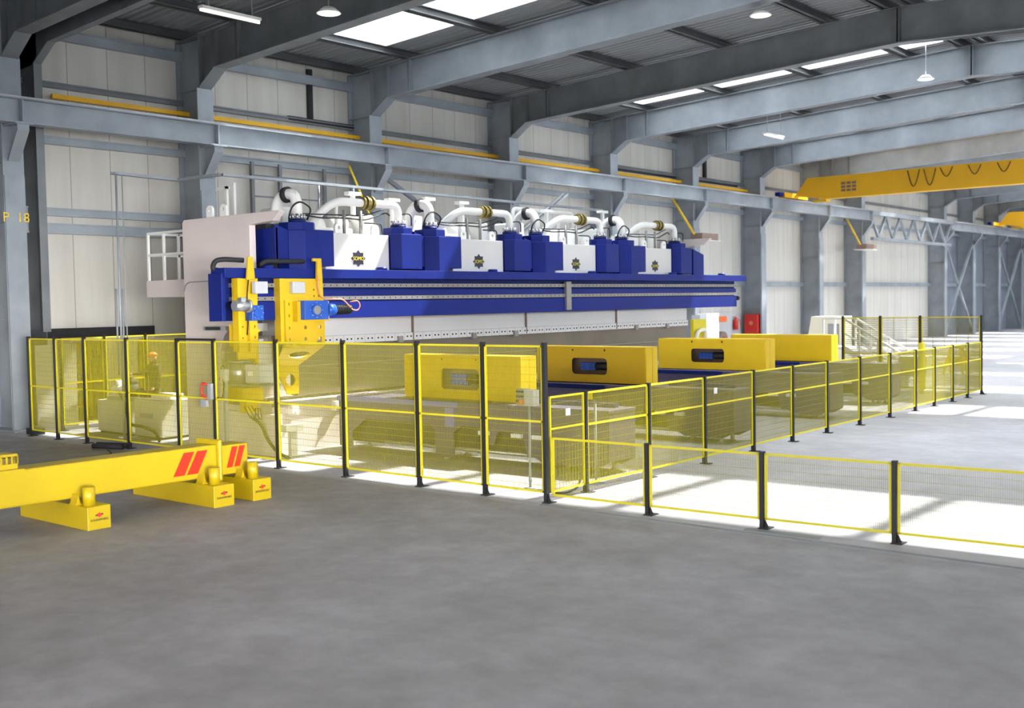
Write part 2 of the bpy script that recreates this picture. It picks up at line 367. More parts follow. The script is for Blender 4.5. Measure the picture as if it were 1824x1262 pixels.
# wall rails
def wrail(i, z, y0, y1, h=0.22, d=0.16, m='galv'):
    structure('trim_%d' % i, MB().box(XW, y0, z, XW+d, y1, z+h).box(XW, y0, z-0.02, XW+d+0.03, y1, z+0.02).box(XW, y0, z+h-0.02, XW+d+0.03, y1, z+h+0.02), m)
wrail(4, 5.18, -8, 17.7, 0.16); wrail(5, 4.74, -8, 17.7, 0.22)
wrail(6, 3.42, 36.9, 105, 0.2); wrail(7, 9.55, -8, 105, 0.22); wrail(8, 8.35, -8, 105, 0.1, 0.12, 'galv_dk'); wrail(9, 6.95, -8, 105, 0.16)
structure('trim_10', MB().box(XW+0.3, 13.9, 8.02, XW+0.4, 49.5, 8.13), 'crane_yellow')
structure('trim_11', MB().box(XW, 22.2, 8.4, XW+0.12, 22.36, 10.0).box(XW, 21.4, 8.36, XW+0.14, 24, 8.5), 'black')
structure('trim_12', MB().box(XW, 45.8, 8.4, XW+0.12, 46.0, 10.0).box(XW, 38, 8.25, XW+0.1, 49, 8.35), 'black')

# ---------------------------------------------------------------- portal frames
FR = [12.5, 17.8, 24.0, 30.7, 36.95, 43.3, 49.6, 56.2, 61.9, 75.6, 81.5, 87.4, 93.3]
XC = -25.5
def rib_path(pts, y0, y1, t, closed=False):
    """strip of thickness t following pts (x, z), extruded y0..y1"""
    m = MB()
    for a, b in zip(pts[:-1], pts[1:]):
        d = Vector((b[0]-a[0], 0, b[1]-a[1])).normalized(); nrm = Vector((-d.z, 0, d.x))*t/2
        A = Vector((a[0], 0, a[1]))-d*t*0.4; B = Vector((b[0], 0, b[1]))+d*t*0.4
        q = [A+nrm, B+nrm, B-nrm, A-nrm]; m.prism([(p.x, y0, p.z) for p in q], (0, y1-y0, 0))
    return m
names = ['with the yellow P 18 stencil at the left edge', 'directly behind the left end of the press', 'whose column is behind the first cylinders of the press', 'second one behind the press pipework', 'third one behind the press pipework', 'beside the right-hand end of the press',
         'beside the red wall cabinet', 'with a sunlit column left of the white stairs', 'just left of the lattice girder', 'just right of the lattice girder', 'first one beyond the lattice girder bay', 'with crossed bracing on its far side', 'farthest one, at the right edge of the picture']
for k, yf in enumerate(FR):
    root = thing('portal_frame', 'grey steel portal frame ' + names[k], 'steel frame', (XC, yf, 0), 'steel portal frames of the hall')
    hw = 0.25
    c = MB().box(-26.58, yf-0.012, 0, XC, yf+0.012, 10.0)
    c.box(XC-0.02, yf-hw, 0, XC+0.02, yf+hw, 8.67); c.box(-26.58, yf-0.15, 0, -26.54, yf+0.15, 10.0)
    for zz in (2.6, 4.9, 6.3, 7.7, 8.67): c.box(-26.56, yf-0.14, zz, XC, yf+0.14, zz+0.02)
    c.box(-26.6, yf-0.32, 0, XC+0.25, yf+0.32, 0.03)
    col = c.build('column', 'galv', root)
    c = MB().box(2.3, yf-0.012, 0, 3.38, yf+0.012, 10.0).box(2.28, yf-hw, 0, 2.32, yf+hw, 8.67)
    c.build('column', 'galv', root)
    # rafter web with knee haunches
    kx = -24.78; kz = raf_bottom(kx)
    bot = [(XC, 8.67), (kx, kz), (RIDGE_X, raf_bottom(RIDGE_X)), (1.58, raf_bottom(1.58)), (2.3, 8.67)]
    top = [(3.38, raf_top(3.38)), (RIDGE_X, raf_top(RIDGE_X)), (-26.55, raf_top(-26.55))]
    web = MB()
    segs = [(XC, -26.55), ]
    web.prism([(-26.55, yf-0.01, 8.67), (XC, yf-0.01, 8.67), (kx, yf-0.01, kz), (kx, yf-0.01, raf_top(kx)), (-26.55, yf-0.01, raf_top(-26.55))], (0, 0.02, 0))
    web.prism([(kx, yf-0.01, kz), (RIDGE_X, yf-0.01, bot[2][1]), (RIDGE_X, yf-0.01, top[1][1]), (kx, yf-0.01, raf_top(kx))], (0, 0.02, 0))
    web.prism([(RIDGE_X, yf-0.01, bot[2][1]), (2.3, yf-0.01, 8.67), (3.38, yf-0.01, raf_top(3.38)), (RIDGE_X, yf-0.01, top[1][1])], (0, 0.02, 0))
    q = rib_path(bot, yf-0.2, yf+0.2, 0.03); web.add(q.v, q.f)
    q = rib_path([(-26.55, raf_top(-26.55)), (RIDGE_X, raf_top(RIDGE_X)), (3.38, raf_top(3.38))], yf-0.16, yf+0.16, 0.03); web.add(q.v, q.f)
    for xs in (-25.5, -24.78, -23.9, -23.82, RIDGE_X-0.04, RIDGE_X+0.04):
        zb = 8.7 if xs < -25.4 else raf_bottom(xs); web.box(xs-0.012, yf-0.16, zb, xs+0.012, yf+0.16, raf_top(xs))
    web.build('rafter', 'galv_mid' if yf > 20 and k != 3 else 'galv_dk', root)  # rafters darker than their columns: roof shade put into the colour
    # crane corbel
    b = MB().prism([(XC, yf-0.02, 6.3), (XC+0.05, yf-0.02, 6.3), (XC+0.55, yf-0.02, 6.95), (XC+0.55, yf-0.02, 7.1), (XC, yf-0.02, 7.1)], (0, 0.04, 0))
    q = rib_path([(XC+0.05, 6.3), (XC+0.55, 6.95), (XC+0.55, 7.1)], yf-0.14, yf+0.14, 0.03); b.add(q.v, q.f)
    b.box(XC, yf-0.22, 7.08, XC+0.64, yf+0.22, 7.11); b.box(XC+0.02, yf-0.24, 0, XC+0.06, yf+0.24, 5.95)
    b.build('crane_corbel', 'galv', root)
    if k == 0:
        text('stencil_text', 'P  18', 0.31, (XC+0.065, yf+0.0, 4.98), (0, 1, 0), (0, 0, 1), 'stencil', root, sx=1.0)
# twin frame of the expansion joint next to the nearest one
root = thing('portal_frame', 'narrow grey steel portal frame standing right behind the one stencilled P 18', 'steel frame', (XC, 13.3, 0), 'steel portal frames of the hall')
c = MB().box(-26.58, 13.29, 0, -25.75, 13.31, 10.0).box(-25.77, 13.2, 2.3, -25.73, 13.4, 8.7); c.build('column', 'galv_dk', root)
q = rib_path([(-25.75, 8.7), (-25.05, 9.1), (RIDGE_X, raf_bottom(RIDGE_X)), (2.3, 9.1)], 13.2, 13.4, 0.03)
q.prism([(-26.55, 13.29, 8.67), (-25.75, 13.29, 8.7), (-25.05, 13.29, 9.1), (-25.05, 13.29, raf_top(-25)), (-26.55, 13.29, raf_top(-26.5))], (0, 0.02, 0))
q.prism([(-25.05, 13.29, 9.1), (RIDGE_X, 13.29, raf_bottom(RIDGE_X)), (RIDGE_X, 13.29, raf_top(RIDGE_X)), (-25.05, 13.29, raf_top(-25))], (0, 0.02, 0))
q.prism([(RIDGE_X, 13.29, raf_bottom(RIDGE_X)), (2.3, 13.29, 9.1), (2.3, 13.29, raf_top(2.3)), (RIDGE_X, 13.29, raf_top(RIDGE_X))], (0, 0.02, 0))
q.build('rafter', 'galv_dk', root)

# purlins
for i, xp in enumerate([-26.2, -23.9, -20.45, -17.05, -13.7, -11.95, -11.25, -9.4, -6.0, -2.6, 0.8]):
    z0 = raf_top(xp)+0.015; z1 = deck_z(xp)
    p = MB().box(xp-0.14, -8, z0, xp+0.14, 105, z0+0.02).box(xp-0.03, -8, z0, xp+0.03, 105, z1).box(xp-0.14, -8, z1-0.02, xp+0.14, 105, z1)
    lab = ['at the left eave above the wall', 'first in from the left eave', 'second in from the left eave', 'third in from the left eave', 'fourth in from the left eave', 'on the left of the ridge pair', 'on the right of the ridge pair',
           'first beyond the ridge', 'second beyond the ridge', 'third beyond the ridge', 'fourth beyond the ridge'][i]
    o = p.build('roof_purlin', 'purlin'); tag(o, 'long grey steel purlin under the corrugated roof, '+lab, 'purlin', 'roof purlins')

# runway beam
def ibeam_y(m, xc, y0, y1, zb, zt, w=0.36, wt=None, t=0.03):
    wt = wt or w
    m.box(xc-wt/2, y0, zt-t, xc+wt/2, y1, zt); m.box(xc-w/2, y0, zb, xc+w/2, y1, zb+t); m.box(xc-0.012, y0, zb, xc+0.012, y1, zt); return m
rb = thing('crane_runway_beam', 'long grey steel crane runway beam carried on the wall columns', 'crane rail', (-25.1, 45, 7.1))
m = ibeam_y(MB(), -25.1, -8, 61.9, 7.11, 7.68)
yy = [6.2]+FR
for yf in FR[:9]: m.box(-25.28, yf-0.015, 7.11, -24.92, yf+0.015, 7.68)
m.build('beam', 'galv', rb)
ibeam_y(MB(), -25.1, 75.6, 105, 7.11, 7.68).build('beam', 'galv', rb)
MB().box(-25.13, -8, 7.68, -25.07, 105, 7.74).build('rail', 'steel', rb)
lt = thing('lattice_girder', 'grey steel lattice girder bridging the missing column under the crane runway', 'girder', (-25.1, 68.7, 6.0))
m = MB().box(-25.28, 61.9, 7.45, -24.92, 75.6, 7.68).box(-25.2, 62.2, 6.02, -25.0, 75.3, 6.2)
m.build('chord', 'galv', lt)
m = MB(); N = 12
for i in range(N):
    a = 62.0+i*13.4/N; b = a+13.4/N
    z1, z2 = (7.5, 6.15) if i % 2 == 0 else (6.15, 7.5)
    m.bar((-25.1, a, z1), (-25.1, b, z2), 0.13, 0.13)
m.build('lattice_bars', 'galv', lt)
# wall bracing in the far bays
def xbrace(y0, y1, lab):
    m = MB().bar((-25.55, y0, 0.3), (-25.55, y1, 6.6), 0.14).bar((-25.62, y0, 6.6), (-25.62, y1, 0.3), 0.14)
    tag(m.build('cross_bracing', 'galv'), lab, 'bracing')
xbrace(87.4, 93.3, 'grey steel cross bracing between the two farthest wall columns')
xbrace(75.6, 81.5, 'thin grey cross bracing just right of the lattice girder')
# brown heaters with slanting yellow gas pipes
for i, (yc, zc, lab) in enumerate([(43.2, 5.55, 'brown wall heater on the bright column beside the right end of the press'), (61.2, 5.6, 'brown wall heater on the column left of the lattice girder')]):
    t = thing('wall_heater', lab, 'heater', (-24.9, yc, zc), 'brown wall heaters')
    MB().box(-25.35, yc-0.65, zc-0.15, -24.75, yc+0.75, zc+0.15).build('housing', 'brown_box', t, bevel=0.02)
    MB().box(-25.4, yc-0.9, zc-0.18, -24.7, yc+0.9, zc-0.15).build('reflector', 'lamp_white', t)
    MB().tube([(-25.0, yc-0.9, zc+0.1), (-25.3, yc-2.2, zc+1.6)], 0.05, 8).build('gas_pipe', 'yellow', t)
# dark steel bracing on the wall behind the press
m = MB()
for yb in (19.9, 20.9): m.box(-26.45, yb, 3.0, -26.35, yb+0.1, 7.0)
m.box(-26.45, 22.6, 3.0, -26.35, 22.7, 7.0)
for z in (5.4, 6.0, 6.6): m.box(-26.4, 19.9, z, -26.36, 22.7, z+0.04)
tag(m.build('wall_ladder_frame', 'galv_dk'), 'dark thin steel ladder frame fixed to the wall behind the press', 'frame')
m = MB().bar((-25.6, 24.3, 6.9), (-25.6, 30.2, 4.0), 0.12)
tag(m.build('wall_brace', 'clad_dark'), 'dark diagonal steel brace on the wall behind the second pipe run', 'brace')
m = MB().bar((-25.5, 30.6, 5.0), (-25.0, 33.2, 6.8), 0.08).bar((-25.5, 30.3, 5.0), (-25.0, 32.9, 6.8), 0.05)
tag(m.build('corbel_brace', 'galv'), 'pale diagonal brace beside the column behind the third white pipe', 'brace')
m = MB().tube([(-25.2, 22.6, 7.0), (-25.2, 23.6, 5.2), (-25.2, 23.7, 4.6)], 0.035, 8)
tag(m.build('gas_pipe', 'stencil'), 'thin slanting yellow gas pipe hanging behind the first white press pipe', 'pipe')

# ---------------------------------------------------------------- overhead cranes
def crane(yc, lab, full):
    t = thing('overhead_crane', lab, 'crane', (-25.1, yc, 7.7), 'yellow overhead cranes')
    m = MB().prism([(-24.9, yc-0.25, 7.86), (-24.75, yc-0.25, 8.0), (-24.2, yc-0.25, 8.7), (2.0, yc-0.25, 8.7), (2.0, yc-0.25, 7.62), (-23.4, yc-0.25, 7.62), (-24.4, yc-0.25, 7.8)], (0, 0.5, 0))
    m.build('girder', 'crane_yellow', t)
    MB().box(-25.25, yc-1.3, 7.76, -24.9, yc+1.3, 8.0).build('end_carriage', 'crane_yellow', t)
    b = MB().box(-25.2, yc-1.75, 7.8, -24.95, yc-1.3, 7.98); b.build('buffer', 'blue', t)
    MB().box(-24.0, yc-0.1, 7.5, -23.3, yc+0.3, 7.62).build('bracket', 'yellow', t)
    if full:
        ss = MB(); x = -19.2
        k = 0
        while x < -2:
            wdt = 0.55; dr = 0.75 if k < 2 else 0.42
            pts = [(x+wdt*i/8, yc-0.3, 8.62-dr*math.sin(math.pi*i/8)) for i in range(9)]
            ss.tube(pts, 0.02, 6); x += 0.75 if k < 2 else 1.25; k += 1
        ss.build('festoon_cable', 'rubber', t)
        pl = MB()
        for r in range(3):
            for c_ in range(3): pl.box(-22.45+c_*0.27, yc-0.262, 8.25-r*0.17, -22.24+c_*0.27, yc-0.25, 8.36-r*0.17)
        pl.build('dark_marking', 'brown_box', t)
crane(52.1, 'long yellow overhead crane bridge spanning the hall, the nearer one', True)
crane(85.3, 'yellow overhead crane bridge far down the hall, the farther one', False)

# ---------------------------------------------------------------- lamps
def tube_lamp(x, y, z, L, lab, drop=0.6):
    t = thing('tube_lamp', lab, 'lamp', (x, y, z), 'fluorescent tube lamps')
    MB().box(x-0.08, y-L/2, z, x+0.08, y+L/2, z+0.06).build('lamp_body', 'lamp_white', t)
    MB().cyl((x, y-L/2, z-0.03), (x, y+L/2, z-0.03), 0.03, 10).build('tube', 'tube', t)
    drop = deck_z(x)-z
    if drop: MB().box(x-0.01, y-L/2+0.2, z+0.05, x+0.01, y-L/2+0.22, z+drop).box(x-0.01, y+L/2-0.2, z+0.05, x+0.01, y+L/2-0.18, z+drop).build('hanger', 'steel', t)
tube_lamp(-19.77, 14.5, 9.0, 1.5, 'glowing tube lamp hanging between the nearest roof frames at top left', 1.25)
tube_lamp(-19.7, 39.3, 9.0, 1.5, 'white tube lamp on a long hanger below the rafters at upper right', 1.3)
tube_lamp(-12.0, 46.5, 9.2, 1.6, 'small tube lamp under the far rafters at the right edge', 1.2)
def disc_lamp(x, y, z, lab):
    t = thing('high_bay_lamp', lab, 'lamp', (x, y, z), 'round high bay lamps')
    MB().cyl((x, y, z+0.12), (x, y, z), 0.12, 20, 0.26).build('shade', 'lamp_white', t)
    MB().cyl((x, y, z), (x, y, z-0.01), 0.23, 20).build('diffuser', 'disc', t)
    MB().cyl((x, y, z+0.1), (x, y, deck_z(x)), 0.012, 8).build('hanger', 'steel', t)
disc_lamp(-17.9, 15.6, 8.9, 'round white high bay lamp at the top edge, left of the bright roof strip')
disc_lamp(-12.5, 24.3, 9.5, 'round high bay lamp near the top right, in front of the dark rafters')
disc_lamp(-12.4, 35.0, 9.5, 'round high bay lamp between the rafters at the right')

# ================================================================ PRESS
XF = -16.9
pr = thing('press_brake', 'huge pale press brake with four blue-flanked cylinder units and white pipework', 'press', (-18, 20.8, 0))
def plate(y0, y1, nm):
    out = [(-19.5, 0), (-16.66, 0), (-16.66, 0.78), (-18.35, 0.80), (-18.35, 1.95), (-18.2, 2.25), (-17.9, 2.5), (-17.2, 2.6), (-17.3, 3.5), (-17.3, 4.36), (-16.6, 4.40), (-16.4, 4.56), (-16.42, 4.58), (-19.44, 4.58), (-19.5, 4.52)]
    return MB().prism([(a, y0, b) for a, b in out], (0, y1-y0, 0))
p1 = plate(12.98, 13.12, 'a').build('side_plate', 'pale', pr, bevel=0.008)
plate(28.6, 28.74, 'b').build('side_plate', 'pale', pr)
MB().tube([(-19.48, 12.965, 3.15), (-19.42, 12.965, 3.28), (-19.3, 12.965, 3.33), (-17.0, 12.965, 3.33)], 0.012, 6, 0.1).build('weld_seam', 'grey', pr)
# lifting lugs on the side plate
for i, xx in enumerate((-18.63, -18.18)):
    holed('lifting_lug', [(-0.1, 0), (0.1, 0), (0.1, 0.14)]+[(0.1*math.cos(t), 0.14+0.1*math.sin(t)) for t in [math.pi*k/8 for k in range(1, 8)]]+[(-0.1, 0.14)], [circ(0, 0.14, 0.035, 12)], (xx, 13.05, 4.58), (1, 0, 0), (0, 0, 1), 0.05, 'white', pr)
MB().box(-19.45, 13.12, 0, -19.0, 28.6, 4.3).build('rear_frame', 'pale', pr)
bd = MB().box(-19.0, 13.12, 0.0, -16.95, 28.6, 0.9); bd.box(-17.5, 13.12, 0.9, -17.0, 28.6, 1.0); bd.build('lower_bed', 'pale', pr)
MB().box(-17.0, 13.14, 0.9, -16.88, 28.6, 0.985).build('die_rail', 'steel', pr)
for i in range(14):
    yy0 = 13.5+i*1.08; cl = MB().box(-16.95, yy0, 0.72, -16.82, yy0+0.16, 0.9); cl.cyl((-16.82, yy0+0.08, 0.78), (-16.77, yy0+0.08, 0.78), 0.03, 10)
    cl.build('die_clamp', 'white', pr)
MB().box(-18.2, 13.9, 2.16, -17.1, 28.45, 3.5).build('ram', 'ramp', pr)
st = MB().box(-17.12, 13.9, 2.04, -17.06, 28.45, 2.2)
stp = st.build('clamp_strip', 'ramp', pr)
bh = MB(); sl = MB(); i = 0; yh = 14.0
while yh < 28.4:
    bh.cyl((-17.07, yh, 2.12), (-17.045, yh, 2.12), 0.017, 8, smooth=False); bh.cyl((-17.07, yh+0.11, 2.12), (-17.045, yh+0.11, 2.12), 0.017, 8, smooth=False)
    sl.box(-17.062, yh+0.195, 2.04, -17.057, yh+0.2, 2.2); yh += 0.285
bh.build('bolt_hole_discs', 'dark', stp); sl.build('segment_joints', 'grey', stp)  # dark discs painted for the shade inside the bolt holes
MB().box(-17.062, 13.9, 2.198, -17.055, 28.45, 2.206).build('strip_edge', 'grey', stp)
for yv in (17.02, 20.9, 24.75): MB().box(-17.1, yv, 2.05, -17.05, yv+0.03, 3.3).build('ram_joint', 'brown_box', pr)
cb = MB()
for yv in (14.3, 16.55, 18.9, 20.4, 25.6, 27.2): cb.box(-17.06, yv, 2.0, -17.0, yv+0.13, 2.13)
cb.build('tool_clamps', 'rail', pr)
MB().box(-17.35, 13.9, 1.06, -17.13, 28.45, 2.05).build('bending_tool', 'tool', pr)
MB().box(-17.12, 13.9, 1.62, -17.1, 28.45, 1.64).build('tool_groove', 'rail', pr)

# blue travelling beam in front of the ram
bm = thing('guide_beam', 'long blue guide beam with two drilled steel rails along the front of the press', 'beam', (-16.95, 21.4, 3.0))
m = MB().box(-17.06, 11.97, 2.9, -16.86, 30.9, 3.36)
m.build('web', 'blue_dark', bm)
MB().box(-17.1, 11.95, 3.34, -16.68, 31.35, 3.52).build('top_flange', 'blue', bm, bevel=0.006)
MB().box(-17.1, 12.2, 2.56, -16.78, 30.9, 2.9).build('bottom_flange', 'blue', bm, bevel=0.006)
MB().box(-16.88, 12.2, 3.0, -16.8, 30.9, 3.12).build('web_rib', 'blue', bm)
MB().box(-17.12, 11.9, 2.56, -16.72, 11.98, 3.42).build('end_plate', 'blue', bm, bevel=0.006)
for zr in (3.17, 2.92):
    r_ = MB().box(-16.86, 12.15, zr, -16.77, 31.0, zr+0.075).build('guide_rail', 'rail', bm)
    h_ = MB(); yy0 = 12.25
    while yy0 < 31.0: h_.cyl((-16.775, yy0, zr+0.038), (-16.765, yy0, zr+0.038), 0.014, 6, smooth=False); yy0 += 0.16
    h_.build('rail_hole_discs', 'dark', r_)  # flat dark discs stand for the shaded holes of the rail
MB().box(-16.8, 22.1, 2.6, -16.72, 22.3, 3.3).build('splice_plate', 'rail', bm)
MB().cyl((-16.85, 31.0, 2.82), (-16.85, 31.12, 2.82), 0.07, 12).build('end_buffer', 'black', bm)
dm = MB()
for yv in (13.0, 15.9, 19.4, 23.3, 27.2, 30.0): dm.cyl((-16.8, yv, 3.52), (-16.8, yv, 3.58), 0.12, 16, 0.1)
dm.build('adjuster_caps', 'blue', bm)

# cylinder units
UC = [15.42, 19.12, 22.85, 26.57]
def star(r1, r2, n=8): return [((r1 if i % 2 == 0 else r2)*math.cos(math.pi*i/n), (r1 if i % 2 == 0 else r2)*math.sin(math.pi*i/n)) for i in range(2*n)]
for k, yc in enumerate(UC):
    # pale block with emblem
    blk = MB().box(-19.0, yc-0.87, 3.5, -16.98, yc+0.87, 4.26).build('cylinder_block', 'ramp', pr, bevel=0.015)
    e = MB(); e.prism([(-16.985, yc+a, 3.76+b*0.86) for a, b in star(0.2, 0.145)], (0.012, 0, 0)); e.build('emblem', 'emblem', blk)
    text('emblem_text', 'SOMO', 0.11, (-16.968, yc, 3.755), (0, 1, 0), (0, 0, 1), 'text_yellow', blk, sx=0.95)
    for dy in (-0.48, 0.52):
        holed('lifting_lug', [(-0.1, -0.05), (0.1, -0.05), (0.1, 0.1)]+[(0.1*math.cos(t), 0.1+0.1*math.sin(t)) for t in [math.pi*j/8 for j in range(1, 8)]]+[(-0.1, 0.1)], [circ(0, 0.1, 0.035, 12)], (-17.03, yc+dy, 4.27), (0, 1, 0), (0, 0, 1), 0.06, 'white', pr)
    # left (A) housing: octagonal body, wing plates, collar
    def octo(cx, cy, r, z0, z1): 
        return MB().prism([(cx+r*math.cos(math.pi/8+math.pi*i/4), cy+r*math.sin(math.pi/8+math.pi*i/4), z0) for i in range(8)], (0, 0, z1-z0))
    ya = yc-1.42
    octo(-17.1, ya, 0.42, 3.5, 4.27).build('cylinder_housing', 'blue', pr, bevel=0.01)
    MB().box(-17.5, yc-1.05, 3.58, -16.8, yc-0.88, 4.28).box(-16.8, ya+0.1, 3.58, -16.72, yc-0.87, 4.28).build('guard_plate', 'blue', pr)
    g = MB().prism([(-16.95, yc-2.1, 3.62), (-16.95, yc-2.1, 4.36), (-16.95, ya-0.1, 4.18), (-16.95, ya-0.1, 3.62)], (-0.06, 0, 0))
    g.box(-17.6, yc-2.12, 3.62, -16.95, yc-2.06, 4.3); g.build('wing_plate', 'blue', pr)
    MB().box(-17.7, yc-2.05, 3.5, -17.3, ya, 4.4).build('dark_gap_block', 'rubber', pr)  # black block filling the gap behind the wing plate
    octo(-17.15, ya, 0.36, 4.27, 4.43).build('cylinder_head', 'blue', pr, bevel=0.01)
    MB().cyl((-17.15, ya, 4.43), (-17.15, ya, 4.5), 0.17, 20).build('flange_ring', 'blue_dark', pr)
    bl = MB()
    for j in range(10):
        t = 2*math.pi*j/10; bl.cyl((-17.15+0.14*math.cos(t), ya+0.14*math.sin(t), 4.5), (-17.15+0.14*math.cos(t), ya+0.14*math.sin(t), 4.6), 0.028, 8)
    bl.cyl((-17.15, ya, 4.5), (-17.15, ya, 4.56), 0.12, 16)
    bl.build('flange_bolts', 'steel', pr)
    pa = MB().tube([(-17.15, ya, 4.52), (-17.15, ya, 5.02), (-17.66, ya-0.04, 4.98), (-17.78, ya-0.06, 4.4)], 0.11, 14, 0.24).build('fill_pipe', 'white', pr)
    MB().cyl((-17.36, ya-0.015, 5.0), (-17.46, ya-0.025, 4.99), 0.155, 18).build('hose_clamp', 'rubber', pa)
    # right (B) housing
    yb = yc+1.32
    MB().prism([(-16.75, yb-0.3, 3.55), (-16.75, yb+0.3, 3.55), (-16.95, yb+0.43, 3.55), (-17.5, yb+0.43, 3.55), (-17.5, yb-0.43, 3.55), (-16.95, yb-0.43, 3.55)], (0, 0, 0.74)).build('cylinder_housing', 'blue', pr, bevel=0.01)
    octo(-17.15, yb-0.02, 0.33, 4.29, 4.43).build('cylinder_head', 'blue', pr, bevel=0.01)
    MB().cyl((-17.15, yb, 4.43), (-17.15, yb, 4.49), 0.17, 20).build('flange_ring', 'blue_dark', pr)
    bl = MB()
    for j in range(10):
        t = 2*math.pi*j/10; bl.cyl((-17.15+0.14*math.cos(t), yb+0.14*math.sin(t), 4.49), (-17.15+0.14*math.cos(t), yb+0.14*math.sin(t), 4.59), 0.028, 8)
    bl.cyl((-17.15, yb, 4.5), (-17.15, yb, 4.55), 0.12, 16)
    bl.build('flange_bolts', 'steel', pr)
    pb = MB().tube([(-17.15, yb, 4.5), (-17.15, yb, 4.92), (-17.2, yb-1.75, 4.92), (-17.5, yb-2.05, 4.55), (-17.7, yb-2.05, 4.2)], 0.085, 14, 0.26).build('pressure_pipe', 'white', pr)
    co = MB()
    for j in range(4): co.cyl((-17.17, yb-0.74-j*0.075, 4.92), (-17.17, yb-0.79-j*0.075, 4.92), 0.15 if j % 2 == 0 else 0.125, 18)
    co.build('pipe_coupling', 'brass', pb)
    # manifold, tanks and hoses on top of the block
    mf = MB().box(-18.6, yc-0.75, 4.26, -17.6, yc+0.45, 4.42).box(-18.9, yc-0.95, 4.26, -18.2, yc-0.55, 4.85)
    mf.box(-18.3, yc+0.62, 4.26, -17.5, yc+0.95, 4.72); mf.build('manifold', 'white', pr, bevel=0.04)
    MB().cyl((-18.1, yc-0.35, 4.45), (-18.1, yc-0.05, 4.45), 0.2, 20).build('oil_tank', 'white', pr)
    MB().cyl((-18.0, yc+0.05, 4.42), (-18.0, yc+0.7, 4.42), 0.22, 20).build('oil_tank', 'white', pr)
    MB().cyl((-18.9, yc+1.0, 4.3), (-18.9, yc+1.0, 4.75), 0.22, 20).build('oil_tank', 'white', pr)
    hs = MB()
    hs.tube([(-17.2, ya+0.2, 4.6), (-17.1, ya+0.6, 4.55), (-17.1, yc-0.3, 4.58), (-17.1, yc+0.35, 4.56), (-17.15, yb-0.35, 4.75), (-17.2, yb-0.2, 4.7)], 0.016, 6, 0.15)
    hs.tube([(-17.2, ya+0.15, 4.62), (-17.2, yc-0.5, 4.64), (-17.2, yc+0.4, 4.66), (-17.3, yb-0.25, 4.84)], 0.014, 6, 0.15)
    hs.tube([(-17.15, ya+0.25, 4.5), (-17.05, ya+0.3, 4.72), (-17.05, ya, 4.86), (-17.05, ya-0.22, 4.72), (-17.15, ya-0.2, 4.5)], 0.018, 6, 0.2)
    hs.tube([(-17.15, yb+0.0, 4.72), (-17.0, yb+0.25, 4.76), (-17.05, yb+0.3, 4.5)], 0.014, 6, 0.15)
    hs.tube([(-17.1, yc+0.3, 4.5), (-17.05, yc+0.72, 4.5), (-17.03, yc+0.74, 4.28)], 0.014, 6, 0.06)
    hs.build('hydraulic_hoses', 'rubber', pr)
    for dy in (-0.25, 0.2): MB().cyl((-17.1, yc+dy, 4.26), (-17.1, yc+dy, 4.74), 0.035, 8).build('hose_block', 'rail', pr)
    MB().cyl((-17.3, yc-0.28, 4.3), (-17.3, yc-0.28, 4.94), 0.035, 8).build('pipe_stand', 'white', pr)
MB().box(-17.6, 28.1, 3.55, -17.0, 28.5, 4.2).prism([(-16.8, 28.35, 3.5), (-16.8, 28.95, 3.5), (-16.8, 28.95, 4.12), (-16.8, 28.35, 4.27)], (-0.08, 0, 0)).build('wing_plate', 'blue', pr)
# T-shaped supports and cable tray over the press
for i, (ys, ht) in enumerate([(16.23, 5.22), (17.4, 5.15), (18.54, 5.24), (19.7, 5.22), (22.97, 5.2), (25.5, 5.3)]):
    MB().box(-18.04, ys-0.04, 4.3, -17.96, ys+0.04, ht).box(-18.08, ys-0.17, ht-0.05, -17.92, ys+0.17, ht+0.02).build('tray_support', 'white', pr)
ct = thing('cable_tray', 'thin grey cable tray running over the top of the press from a tall left post', 'cable tray', (-21.6, 12.8, 0))
def tray(m, a, b):
    a = Vector(a); b = Vector(b); d = (b-a).normalized(); s = d.cross(Vector((0, 0, 1))).normalized()*0.06
    m.bar(a+s, b+s, 0.02, 0.06); m.bar(a-s, b-s, 0.02, 0.06); m.bar(a-Vector((0, 0, 0.025)), b-Vector((0, 0, 0.025)), 0.12, 0.01); return m
m = tray(MB(), (-21.65, 12.75, 5.7), (-21.9, 14.5, 5.7)); tray(m, (-21.9, 14.5, 5.7), (-20.4, 14.6, 5.7)); tray(m, (-20.4, 14.6, 5.7), (-20.65, 29.2, 5.7))
m.build('tray', 'galv', ct)
MB().cyl((-21.6, 12.8, 0), (-21.6, 12.8, 5.7), 0.024, 8).build('post', 'galv', ct)
MB().tube([(-21.75, 12.8, 1.4), (-21.75, 12.8, 3.25), (-21.5, 12.8, 3.25), (-21.5, 12.8, 1.0)], 0.02, 8).build('conduit', 'galv', ct)
MB().cyl((-21.45, 12.85, 1.0), (-21.45, 12.85, 5.65), 0.015, 6).build('conduit', 'grey', ct)
m = MB().box(-21.6, 15.3, 5.5, -21.2, 15.4, 5.56).box(-21.26, 15.3, 4.5, -21.2, 15.36, 5.56)
m.box(-20.85, 15.2, 4.5, -20.79, 15.26, 5.6); m.build('tray_leg', 'white', ct)
for yl in (17.5, 18.6): MB().cyl((-20.6, yl, 4.4), (-20.6, yl, 5.68), 0.025, 8).build('tray_leg', 'galv', ct)
m = MB().tube([(-20.5, 24.6, 5.1), (-20.5, 24.6, 5.5), (-20.5, 27.4, 5.5), (-20.5, 27.4, 4.6)], 0.06, 10, 0.12); m.build('guard_hoop', 'white', ct)

